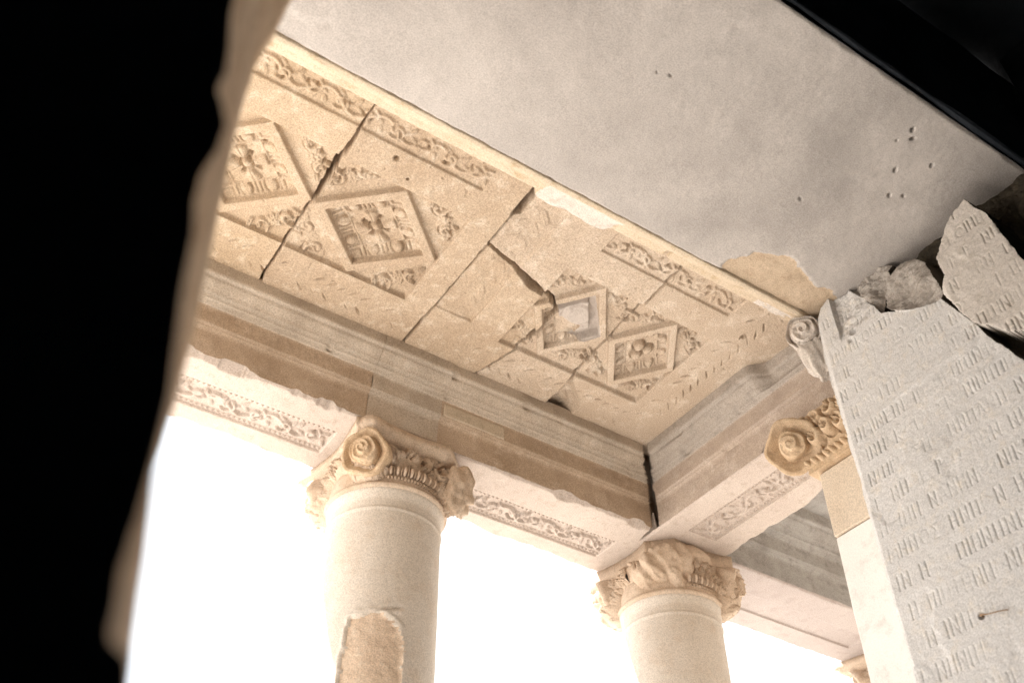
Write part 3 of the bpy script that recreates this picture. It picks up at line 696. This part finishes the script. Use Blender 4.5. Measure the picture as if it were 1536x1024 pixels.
def build_lintel():
    t = thing('door_lintel', 'huge smooth grey marble lintel block over the doorway, seen from below', 'lintel', (3, 2.8, ZL))
    st = .010; u = np.arange(-.35, 5.62, st); v = np.arange(YI, YO + .001, st)
    X, Y = np.meshgrid(u, v, indexing='ij'); h = .014 * fbm(X * .9, Y * .9, 5) + .007 * fbm(X * 6, Y * 6, 6) + .003 * fbm(X * 30, Y * 30, 7)
    for (px, py, rx, ry, a, dp) in ((4.60, 2.04, .030, .014, .8, .03), (4.66, 2.09, .016, .026, .3, .03), (4.58, 2.16, .012, .012, 0, .02), (4.77, 2.34, .035, .014, .9, .03), (4.95, 2.17, .022, .012, .9, .02),
                                    (4.91, 2.52, .03, .012, .7, .02), (5.00, 2.47, .02, .012, .5, .02), (2.95, 2.62, .03, .007, .3, .012), (2.86, 2.65, .012, .008, .2, .012), (4.40, 2.9, .03, .01, .4, .012), (2.2, 2.2, .02, .012, .2, .012)):
        d, _, _ = ell(X, Y, px, py, rx * .72, ry * .72, a); h += dp * 2.2 * sst(1.15, .55, d + .5 * fbm(X * 30, Y * 30, 3))
    # shallow spalls
    h += .012 * sst(.16, .24, fbm(X * 1.3 + 4, Y * 1.3, 14))
    ID = np.zeros(X.shape, int)
    # tan scar towards the far right corner
    jx = .22 * fbm(Y * 3.3, X * 3.3, 9) + .06 * fbm(Y * 15, X * 15, 19); jy = .24 * fbm(X * 3, Y * 3, 8) + .06 * fbm(X * 15, Y * 15, 18)
    d = np.maximum(4.42 + jx + (3.75 - Y) * .25 - X, 3.30 + (X - 4.4) * .16 + jy - Y); d = np.maximum(d, (4.60 - X) * .5 + (3.42 - Y) + .5 * jx)
    m = 1 - sst(-.02, .03, d); h += .022 * m + .015 * m * fbm(X * 9, Y * 9, 10); ID[(d < 0)] = 1
    rag = .012 + .02 * fbm(X * 14, X * 0, 12); h += np.clip(rag - (YO - Y), 0, 1) * 1.0
    rag = .015 + .02 * fbm(X * 9, X * 0, 13); h += np.clip(rag - (Y - YI), 0, 1) * .8
    P = np.stack([X, Y, ZL + h], -1)
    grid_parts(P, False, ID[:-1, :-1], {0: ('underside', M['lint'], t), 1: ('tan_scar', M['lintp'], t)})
    # moulding on the outer edge
    prof = dense([(3.742, 5.872), (3.752, 5.846), (3.795, 5.848), (3.812, 5.866), (3.828, 5.872), (3.845, 5.905), (3.853, 5.925), (3.872, 5.928), (3.885, 5.955), (3.93, 5.962), (3.962, 5.975), (3.975, 6.04)], .012)
    s = np.linspace(-.35, 5.36, 420); S, K = np.meshgrid(s, np.arange(len(prof)), indexing='ij'); Yp = prof[:, 0][None, :] + 0 * S; Zp = prof[:, 1][None, :] + 0 * S
    Yp += .008 * fbm(S * 8, K * .5, 1); Zp += .010 * fbm(S * 20, K * .4, 2) + .006 * fbm(S * 50, K * .8, 3)
    # broken lengths patched with white mortar
    wb = sst(2.80, 2.83, S) * (1 - sst(3.44, 3.50, S)) * sst(3.835, 3.86, prof[:, 0])[None, :]
    Zp += wb * (-.012 + .022 * fbm(S * 6, K * .3, 4)); Yp += wb * (.05 + .07 * fbm(S * 5, S * 0, 6))
    hole = np.exp(-((S - 4.03) / .022) ** 4) * sst(3.86, 3.90, Yp); Zp += .06 * hole
    ID = ((S > 2.815) & (S < 3.48) & (prof[:, 0][None, :] > 3.80)).astype(int)
    wr = (S > 4.95) & (prof[:, 0][None, :] > 3.86) & (fbm(S * 6, K * .4, 21) > -.1); ID[wr] = 1
    P = np.stack([S, Yp, Zp], -1)
    o = grid_parts(P, False, ID[:-1, :-1], {0: ('edge_moulding', M['mould'], t), 1: ('white_mortar', M['white'], t)})
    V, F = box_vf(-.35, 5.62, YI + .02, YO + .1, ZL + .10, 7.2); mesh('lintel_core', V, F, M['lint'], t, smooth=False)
    # inner face of the lintel, in the dark of the room
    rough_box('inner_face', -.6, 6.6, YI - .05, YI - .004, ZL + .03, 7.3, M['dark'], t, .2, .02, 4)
build_lintel()

# ------------------------------------------------------------------ inscribed right reveal
STROKES = {
 'Α': [((0, 0), (.5, 1)), ((.5, 1), (1, 0)), ((.2, .38), (.8, .38))], 'Β': [((0, 0), (0, 1)), ((0, 1), (.7, .85)), ((.7, .85), (.1, .52)), ((.1, .52), (.8, .25)), ((.8, .25), (0, 0))],
 'Γ': [((0, 0), (0, 1)), ((0, 1), (.8, 1))], 'Δ': [((0, 0), (.5, 1)), ((.5, 1), (1, 0)), ((0, 0), (1, 0))], 'Ε': [((0, 0), (0, 1)), ((0, 1), (.75, 1)), ((0, .5), (.6, .5)), ((0, 0), (.75, 0))],
 'Ζ': [((0, 1), (.9, 1)), ((.9, 1), (0, 0)), ((0, 0), (.9, 0))], 'Η': [((0, 0), (0, 1)), ((.85, 0), (.85, 1)), ((0, .5), (.85, .5))], 'Θ': ['O', ((.25, .5), (.75, .5))], 'Ι': [((.1, 0), (.1, 1))],
 'Κ': [((0, 0), (0, 1)), ((0, .45), (.75, 1)), ((.1, .55), (.8, 0))], 'Λ': [((0, 0), (.5, 1)), ((.5, 1), (1, 0))], 'Μ': [((0, 0), (.1, 1)), ((.1, 1), (.5, .3)), ((.5, .3), (.9, 1)), ((.9, 1), (1, 0))],
 'Ν': [((0, 0), (0, 1)), ((0, 1), (.85, 0)), ((.85, 0), (.85, 1))], 'Ο': ['O'], 'Π': [((0, 0), (0, 1)), ((.85, 0), (.85, 1)), ((0, 1), (.85, 1))], 'Ρ': [((0, 0), (0, 1)), ((0, 1), (.6, .93)), ((.6, .93), (.62, .6)), ((.62, .6), (0, .5))],
 'Σ': [((.8, 1), (0, 1)), ((0, 1), (.5, .5)), ((.5, .5), (0, 0)), ((0, 0), (.8, 0))], 'Τ': [((.45, 0), (.45, 1)), ((0, 1), (.9, 1))], 'Υ': [((0, 1), (.45, .5)), ((.9, 1), (.45, .5)), ((.45, .5), (.45, 0))],
 'Φ': ['O', ((.5, -.05), (.5, 1.05))], 'Χ': [((0, 0), (.9, 1)), ((0, 1), (.9, 0))], 'Ω': ['U', ((0, 0), (.3, 0)), ((.7, 0), (1, 0))]}
WID = {'Ι': .2, 'Μ': 1.05, 'Ο': .95, 'Θ': .95, 'Ω': 1.0, 'Φ': .9, 'Γ': .72, 'Ε': .72, 'Ρ': .68}
ROWS = ['ΗΝΠΟΛΙΝΗΜΩΝ', 'ΚΑΙΤΗΝΠΑΤΡΙΔΑ', 'ΠΗΝΙΚΟΝΤΗΜΗΝ', 'ΤΙΒΗΡΙΟΝΙΟΥΛ', 'ΝΗΝΚΗΛΣΟΝΥΠ', 'ΑΝΗΠΙΤΗΣΗΝΙΑ', 'ΗΜΙΝΕΙΝΑΙΠΑΝ', 'ΠΙΝΗΝΚΑΤΑΣΚ', 'ΝΙΗΡΗΣΠΟΙΗΝ', 'ΤΩΝΗΜΕΡΩΝΗΝ', 'ΗΠΙΝΗΝΑΝΗΝΚ', 'ΜΗΝΟΣΗΝΠΙΝΗ', 'ΙΝΗΝΕΠΙΗΝΗΝ', 'ΚΗΠΙΝΤΗΝΗΝΝ', 'ΗΝΙΝΗΠΗΝΚΑΙ', 'ΠΑΝΗΝΙΗΝΤΗΝ', 'ΝΗΠΙΗΝΗΡΙΗΝ', 'ΗΝΙΚΗΝΟΝΗΠΙ']
def build_reveal():
    st = .0048; yv = np.arange(1.72, 3.76, st); zv = np.arange(1.9, 5.90, st)
    Y, Z = np.meshgrid(yv, zv, indexing='ij')
    def inpoly(pol, seed, amp=.02):
        jy = Y + amp * fbm(Y * 9, Z * 9, seed) * 2 + amp * .4 * fbm(Y * 40, Z * 40, seed + 1); jz = Z + amp * fbm(Y * 9 + 50, Z * 9, seed + 2) * 2 + amp * .4 * fbm(Y * 40 + 9, Z * 40, seed + 3); ins = np.zeros(Y.shape, bool)
        for i in range(len(pol)):
            (ya, za), (yb, zb) = pol[i], pol[i - 1]
            ins ^= ((za > jz) != (zb > jz)) & (jy < (yb - ya) * (jz - za) / (zb - za + 1e-12) + ya)
        return ins
    main = inpoly([(1.6, 1.8), (3.69, 1.8), (3.70, 3.2), (3.715, 4.7), (3.73, 5.4), (3.69, 5.72), (3.62, 5.84), (3.54, 5.87), (3.36, 5.84), (3.25, 5.66), (3.15, 5.46), (3.12, 5.39), (2.92, 5.24), (2.77, 5.18), (2.65, 5.13), (2.59, 5.0), (2.51, 4.8), (2.43, 4.59), (2.3, 4.32), (2.13, 3.97), (1.6, 2.9)], 3, .012)
    frag = inpoly([(2.6, 5.18), (2.54, 5.25), (2.54, 5.43), (2.46, 5.54), (2.34, 5.65), (2.19, 5.70), (2.10, 5.48), (2.08, 5.32), (2.05, 5.14), (2.02, 4.95), (1.95, 4.7), (1.6, 4.1), (1.6, 3.6), (2.09, 4.35), (2.21, 4.47), (2.34, 4.60), (2.49, 4.76), (2.56, 4.98), (2.61, 5.13)], 13, .014)
    rub = inpoly([(3.1, 5.44), (3.09, 5.56), (3.01, 5.66), (2.86, 5.71), (2.75, 5.67), (2.66, 5.52), (2.62, 5.18), (2.67, 5.10), (2.93, 5.20)], 23, .014)
    rub2 = inpoly([(3.40, 5.80), (3.35, 5.86), (3.21, 5.87), (3.04, 5.85), (2.96, 5.80), (2.99, 5.69), (3.1, 5.53), (3.16, 5.40), (3.30, 5.60)], 33, .014)
    h = -.22 + .16 * fbm(Y * 3, Z * 3, 50) + .07 * fbm(Y * 12, Z * 12, 51); ID = np.zeros(Y.shape, int)
    face = .007 * fbm(Y * 1.2, Z * 1.2, 60) + .007 * fbm(Y * 8, Z * 8, 61) + .004 * fbm(Y * 35, Z * 35, 62)
    face -= .008 * sst(.12, .2, fbm(Y * 2.0 + 5, Z * 2.0, 64))
    # letters
    carve = np.zeros_like(Y); z = 5.70; row = 0; r = random.Random(5)
    base_y = 3.69
    while z > 1.95:
        lh = .086 + .020 * (5.7 - z) / 3; pitch = lh * 2.05; y = base_y - r.uniform(0, .10); txt = ROWS[row % len(ROWS)] + ROWS[(row + 7) % len(ROWS)] + ROWS[(row + 4) % len(ROWS)] + ROWS[(row + 11) % len(ROWS)]
        for ch in txt:
            w = WID.get(ch, .8) * lh * .66; off = .0
            if y - w < 1.7: break
            dp = r.uniform(.35, 1.0) * (.25 if r.random() < .3 else 1)
            segs = []
            for sg in STROKES[ch]:
                if sg == 'O': a = np.linspace(0, 2 * np.pi, 17); q = [(.5 + .5 * math.cos(k), .5 + .5 * math.sin(k)) for k in a]; segs += list(zip(q[:-1], q[1:]))
                elif sg == 'U': a = np.linspace(-.25 * np.pi, 1.25 * np.pi, 13); q = [(.5 + .5 * math.cos(k), .58 + .42 * math.sin(k)) for k in a]; segs += list(zip(q[:-1], q[1:]))
                else: segs.append(sg)
            i0, i1 = np.searchsorted(yv, [y - w - .03, y + .03]); j0, j1 = np.searchsorted(zv, [z - lh - .04, z + .03])
            if i1 - i0 > 2 and j1 - j0 > 2:
                sy, sz = Y[i0:i1, j0:j1], Z[i0:i1, j0:j1]; best = np.zeros_like(sy)
                for (p, q) in segs:
                    vert = abs(q[1] - p[1]) > .8 and abs(q[0] - p[0]) < .2
                    a = (y - p[0] * w, z - lh + p[1] * lh); b = (y - q[0] * w, z - lh + q[1] * lh)
                    dx, dz = b[0] - a[0], b[1] - a[1]; t = np.clip(((sy - a[0]) * dx + (sz - a[1]) * dz) / (dx * dx + dz * dz + 1e-9), 0, 1)
                    d = np.hypot(sy - a[0] - t * dx, sz - a[1] - t * dz); best = np.maximum(best, np.clip(1 - d / .0095, 0, 1) * (1 if vert else .42))
                carve[i0:i1, j0:j1] = np.maximum(carve[i0:i1, j0:j1], best * dp)
            y -= w + lh * r.uniform(.2, .32) + (lh * .6 if r.random() < .08 else 0)
        z -= pitch; row += 1
    wear = np.clip(.85 + 2.4 * fbm(Y * 2.4, Z * 2.4, 70) + .9 * fbm(Y * 14, Z * 14, 75), .06, 1.15)
    face -= np.where(frag & ~main, .017 * carve * np.clip(wear + .25, 0, 1), .0108 * carve * wear)
    for (py, pz, rr, dp) in ((3.13, 2.93, .018, .06), (3.40, 5.42, .03, .04), (3.44, 5.36, .02, .03)): face -= dp * np.exp(-(np.hypot(Y - py, Z - pz) / rr) ** 4)
    # battered top of the main slab, rounded arris at the far edge
    bat = sst(5.38, 5.62, Z + .12 * fbm(Y * 6, Z * 6, 80) - .5 * np.clip(3.3 - Y, 0, 1)) * (Y > 2.9) * (Y < 3.52)
    hm = face - .05 * bat * (1 + 1.5 * fbm(Y * 9, Z * 9, 81)) - .03 * sst(3.66, 3.715, Y)
    h = np.where(main, hm, h); ID[main] = 1
    hf = face + .035 + .05 * (Z - 4.6) - .05 * sst(2.55, 2.66, Y) + .012 * fbm(Y * 6, Z * 6, 83); h = np.where(frag & ~main, hf, h); ID[frag & ~main] = 2
    hr = -.02 + .16 * fbm(Y * 3.3 + 3, Z * 3.3, 84) + .06 * fbm(Y * 11, Z * 11, 85) + .10 * (5.6 - Z); h = np.where(rub & ~main & ~frag, hr, h); ID[rub & ~main & ~frag] = 3
    hr2 = -.07 + .12 * fbm(Y * 5 + 3, Z * 5, 86) + .08 * fbm(Y * 15, Z * 15, 87); m2 = rub2 & ~main & ~frag & ~rub; h = np.where(m2, hr2, h); ID[m2] = 4
    ID[(Y > 3.60) & (ID == 0)] = 9; ID[Z > 5.93] = 9
    P = np.stack([XJ - h, Y, Z], -1)
    tm = thing('inscribed_slab', 'tall pale marble slab covered in rows of carved Greek letters', 'inscribed slab', (XJ, 2.8, 1.9))
    tf = thing('inscribed_fragment', 'pointed broken inscription fragment leaning above the big lettered slab', 'inscribed slab', (XJ, 2.2, 4.8))
    tr = thing('rubble_stone', 'rough grey rubble stone wedged on top of the lettered slab', 'stone', (XJ, 2.9, 5.5))
    tr2 = thing('rubble_stone', 'small dark crumbling stone between lintel and lettered slab', 'stone', (XJ, 3.3, 5.7))
    tw = thing('wall_core', 'dark crumbling masonry exposed behind the pointed inscription fragment', 'wall', (XJ + .3, 2.2, 5.4))
    out = grid_parts(P, False, ID[:-1, :-1], {1: ('lettered_face', M['slab'], tm), 2: ('lettered_face', M['frag'], tf), 3: ('stone_face', M['rub'], tr), 4: ('stone_face', M['rub'], tr2), 0: ('masonry_face', M['core'], tw)})
    rough_box('slab_core', XJ + .07, XJ + .30, 1.72, 3.655, GZ, 1.9, M['slab'], tm, .3, .005, 6)
    rough_box('lower_face', XJ - .002, XJ + .068, 1.72, 3.68, GZ, 1.9, M['slab'], tm, .2, .003, 7)
    rough_box('slab_back', XJ + .10, XJ + .34, 2.75, 3.66, 1.9, 5.1, M['slab'], tm, .3, .005, 6)
    # iron pin left in the slab
    V = []; n = 8; F = []; pts = [(XJ + .02, 3.13, 2.93), (XJ - .02, 3.12, 2.925), (XJ - .035, 3.06, 2.90), (XJ - .03, 2.99, 2.89), (XJ - .012, 2.95, 2.885)]
    for i, p in enumerate(pts):
        for k in range(n):
            a = 2 * math.pi * k / n; V.append((p[0] + .004 * math.cos(a), p[1], p[2] + .004 * math.sin(a)) if i > 1 else (p[0], p[1] + .007 * math.cos(a), p[2] + .007 * math.sin(a)))
    F = [[i * n + k, i * n + (k + 1) % n, (i + 1) * n + (k + 1) % n, (i + 1) * n + k] for i in range(len(pts) - 1) for k in range(n)]
    o = mesh('iron_pin', V, F, M['rust'], None, origin=(XJ, 3.1, 2.9)); tag(o, 'thin iron pin sticking out of the lettered marble slab', 'pin')
build_reveal()
# facade wall outside the doorway, on the right
fw = thing('facade_wall', 'pale facade wall behind the inscription slab on the right', 'wall', (8, 2.8, GZ))
rough_box('wall_body', XJ + .36, 11.0, YI + .02, 3.735, GZ, 7.2, M['wallm'], fw, .4, .012, 21)

# scroll console at the head of the doorway
ct = thing('scroll_console', 'small pale scroll bracket where lintel moulding meets inscribed slab', 'bracket', (5.38, 3.82, 5.6))
volute('scroll', (5.325, 3.825, 5.725), (-.85, -.45, -.3), .14, .18, 2.0, M['white'], ct, 4, start=.6, dome=.05, core=.80)
cv = lump('bracket_body', (5.46, 3.84, 5.57), (.14, .11, .24), M['white'], ct, 12, .42, freq=3.6)
parts = [acanthus(5.36 + .035 * k, 3.86, 5.60 - .055 * k, (-.7, .3, -.5), .05, .13, .9, 400 + k) for k in range(5)]
V, F = join(parts); mesh('acanthus_leaves', V, F, M['white'], ct)

# ------------------------------------------------------------------ dark doorpost close to the camera
def build_post():
    cam = CAMFN
    # image outline (full-size pixels): where the dark inner face ends, and the outer silhouette
    fr = [(352, -60), (350, 0), (342, 70), (338, 110), (322, 135), (332, 160), (338, 185), (326, 225), (302, 262), (292, 320), (287, 380), (272, 450), (266, 520), (256, 600), (236, 680), (219, 740), (203, 790), (189, 830), (182, 860), (176, 890), (170, 920), (163, 945), (167, 965), (196, 977), (193, 1040), (188, 1100)]
    sl = [(455, -60), (438, 0), (408, 60), (384, 98), (366, 150), (352, 210), (332, 300), (316, 380), (300, 455), (284, 520), (270, 575), (252, 640), (232, 700), (214, 750), (198, 810), (184, 860), (168, 915), (160, 945), (163, 965), (192, 977), (189, 1040), (184, 1100)]
    YF, YS = 1.0, 1.55
    A = np.array([cam(p[0], p[1], YF) for p in fr]); B = np.array([cam(p[0], p[1], YS) for p in sl])
    zz = np.linspace(.2, 3.2, 260)
    fx = np.interp(zz, A[::-1, 2], A[::-1, 0]); sx = np.interp(zz, B[::-1, 2], B[::-1, 0])
    fx = fx + .008 * sst(.7, .9, zz) * fbm(zz * 9, zz * 0, 4) + .004 * fbm(zz * 30, zz * 0, 5); sx = sx + .006 * fbm(zz * 7, zz * 0, 6) + .004 * fbm(zz * 26, zz * 0, 7)
    cols = []
    nface, nch = 26, 16
    for i, z in enumerate(zz):
        rowp = []
        for k in range(nface):
            t = k / (nface - 1); x = -2.2 + (fx[i] + 2.2) * t ** .6; rowp.append((x, YF - .10 * (1 - t) + .025 * float(fbm(np.array(x * 3 + 20), np.array(z * 3), 5)), z))
        for k in range(1, nch + 1):
            t = k / nch; bul = .012 * math.sin(math.pi * t) + .012 * math.sin(math.pi * t) * float(fbm(np.array(z * 6 + 3), np.array(t * 3.), 8)) * 2
            rowp.append((fx[i] + (sx[i] - fx[i]) * t + bul * .3, YF + (YS - YF) * t, z))
        for k in range(1, 5): rowp.append((sx[i] - .12 * k * k * .4 - .02, YS + .12 * k, z))
        cols.append(rowp)
    P = np.array(cols); fid = np.zeros((P.shape[0] - 1, P.shape[1] - 1), int); fid[:, nface - 1:] = 1
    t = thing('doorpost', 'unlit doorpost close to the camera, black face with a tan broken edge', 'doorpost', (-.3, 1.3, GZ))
    grid_parts(P, True, fid, {0: ('inner_face', M['dark'], t), 1: ('broken_edge', M['jamb'], t)})  # unlit face of the post painted black beside its tan edge
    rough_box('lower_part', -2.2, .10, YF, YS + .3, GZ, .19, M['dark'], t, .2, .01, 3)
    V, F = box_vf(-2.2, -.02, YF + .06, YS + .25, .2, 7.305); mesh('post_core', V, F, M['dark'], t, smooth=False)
# camera solution
F_PX = 1557.16; YAW, PIT, ROLL = math.radians(33.2977), math.radians(42.5558), math.radians(.14023)
_f = np.array([math.cos(PIT) * math.sin(YAW), math.cos(PIT) * math.cos(YAW), math.sin(PIT)]); _r = np.array([math.cos(YAW), -math.sin(YAW), 0]); _u = np.cross(_r, _f)
RGT = _r * math.cos(ROLL) + _u * math.sin(ROLL); UPV = -_r * math.sin(ROLL) + _u * math.cos(ROLL)
def CAMFN(px, py, y):
    d = _f + RGT * (px - 768) / F_PX - UPV * (py - 512) / F_PX; return d * (y / d[1])
build_post()

# ------------------------------------------------------------------ the dark room behind the camera
def room():
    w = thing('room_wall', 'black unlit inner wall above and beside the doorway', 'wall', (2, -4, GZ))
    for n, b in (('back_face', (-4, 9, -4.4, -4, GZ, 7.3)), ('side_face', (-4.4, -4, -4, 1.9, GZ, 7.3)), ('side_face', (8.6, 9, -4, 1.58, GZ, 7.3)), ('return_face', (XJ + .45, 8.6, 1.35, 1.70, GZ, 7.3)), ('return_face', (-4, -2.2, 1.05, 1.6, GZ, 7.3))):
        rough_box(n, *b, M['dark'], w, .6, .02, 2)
    c = thing('room_vault', 'black unlit stone slabs roofing the room behind the doorway', 'vault', (2, -1, 7.3))
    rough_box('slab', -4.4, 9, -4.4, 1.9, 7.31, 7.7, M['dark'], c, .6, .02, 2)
    # the facade left of the doorway, hidden by the doorpost
    s = thing('facade_wall', 'facade wall left of the doorway, hidden behind the dark doorpost', 'wall', (-3, 2.8, GZ))
    rough_box('wall_body', -7, -.42, YI + .02, 3.73, GZ, 7.2, M['wallm'], s, .4, .012, 6)
room()

# ------------------------------------------------------------------ ground
def sheet(name, x0, x1, y0, y1, z, mat, n=2):
    u = np.linspace(x0, x1, n); v = np.linspace(y0, y1, n); X, Y = np.meshgrid(u, v, indexing='ij')
    o = mesh(name, np.stack([X, Y, 0 * X + z], -1).reshape(-1, 3), gridfaces(n, n), mat, None, smooth=False); tag(o, None, None, None, 'structure'); return o
sheet('ground', -1500, 1500, -1500, 1500, GZ - .004, M['earth'])
sheet('paving', -40, 60, 1.84, 60, GZ, M['pave'])
sheet('room_floor', -4.4, 9, -4.4, 1.83, GZ + .004, M['floor'])

# ------------------------------------------------------------------ light
SUN_EL = math.radians(60); SUN_H = np.array([-.81, .59]); SUN_H = SUN_H / np.linalg.norm(SUN_H)
CLOUD = 4.5
w = bpy.data.worlds.new('World'); scene.world = w; w.use_nodes = True
nt = w.node_tree; bg = nt.nodes['Background']; sky = nt.nodes.new('ShaderNodeTexSky'); sky.sky_type = 'NISHITA'; sky.sun_disc = False
sky.sun_elevation = SUN_EL; sky.sun_rotation = math.atan2(SUN_H[0], SUN_H[1]); sky.air_density = 1.0; sky.dust_density = 3.0; sky.ozone_density = 1.0
# thin bright cloud over most of the sky
tcw = nt.nodes.new('ShaderNodeTexCoord'); nz = nt.nodes.new('ShaderNodeTexNoise'); nz.inputs['Scale'].default_value = 2.2; nz.inputs['Detail'].default_value = 6
nt.links.new(tcw.outputs['Generated'], nz.inputs['Vector'])
rp = nt.nodes.new('ShaderNodeValToRGB'); rp.color_ramp.elements[0].position = .25; rp.color_ramp.elements[0].color = (.78, .78, .78, 1); rp.color_ramp.elements[1].position = .65; rp.color_ramp.elements[1].color = (.97, .97, .97, 1)
nt.links.new(nz.outputs['Fac'], rp.inputs['Fac'])
mxw = nt.nodes.new('ShaderNodeMix'); mxw.data_type = 'RGBA'; nt.links.new(rp.outputs['Color'], mxw.inputs['Factor']); nt.links.new(sky.outputs['Color'], mxw.inputs['A'])
mxw.inputs['B'].default_value = (CLOUD * .955, CLOUD * .98, CLOUD, 1)
nt.links.new(mxw.outputs['Result'], bg.inputs['Color']); bg.inputs['Strength'].default_value = .15
sd = bpy.data.lights.new('sun', 'SUN'); sd.energy = 5.0; sd.angle = math.radians(.5); sd.color = (1, .97, .925)
so = bpy.data.objects.new('sun', sd); COL.objects.link(so)
sv = Vector((SUN_H[0] * math.cos(SUN_EL), SUN_H[1] * math.cos(SUN_EL), math.sin(SUN_EL)))
so.rotation_euler = sv.to_track_quat('Z', 'Y').to_euler(); so.location = sv * 60

# ------------------------------------------------------------------ camera
cd = bpy.data.cameras.new('camera'); co = bpy.data.objects.new('camera', cd); COL.objects.link(co); scene.camera = co
cd.sensor_fit = 'HORIZONTAL'; cd.sensor_width = 36; cd.lens = 36 * F_PX / 1536; cd.clip_start = .05; cd.clip_end = 5000
m = Matrix(((RGT[0], UPV[0], -_f[0]), (RGT[1], UPV[1], -_f[1]), (RGT[2], UPV[2], -_f[2])))
co.rotation_euler = m.to_euler(); co.location = (0, 0, 0)
cd.dof.use_dof = True; cd.dof.focus_distance = 8.6; cd.dof.aperture_fstop = 1.2
scene.view_settings.view_transform = 'Standard'; scene.view_settings.look = 'None'; scene.view_settings.gamma = 1
scene.view_settings.exposure = 1.68
scene.cycles.max_bounces = 10; scene.cycles.diffuse_bounces = 8
scene.cycles.use_denoising = True
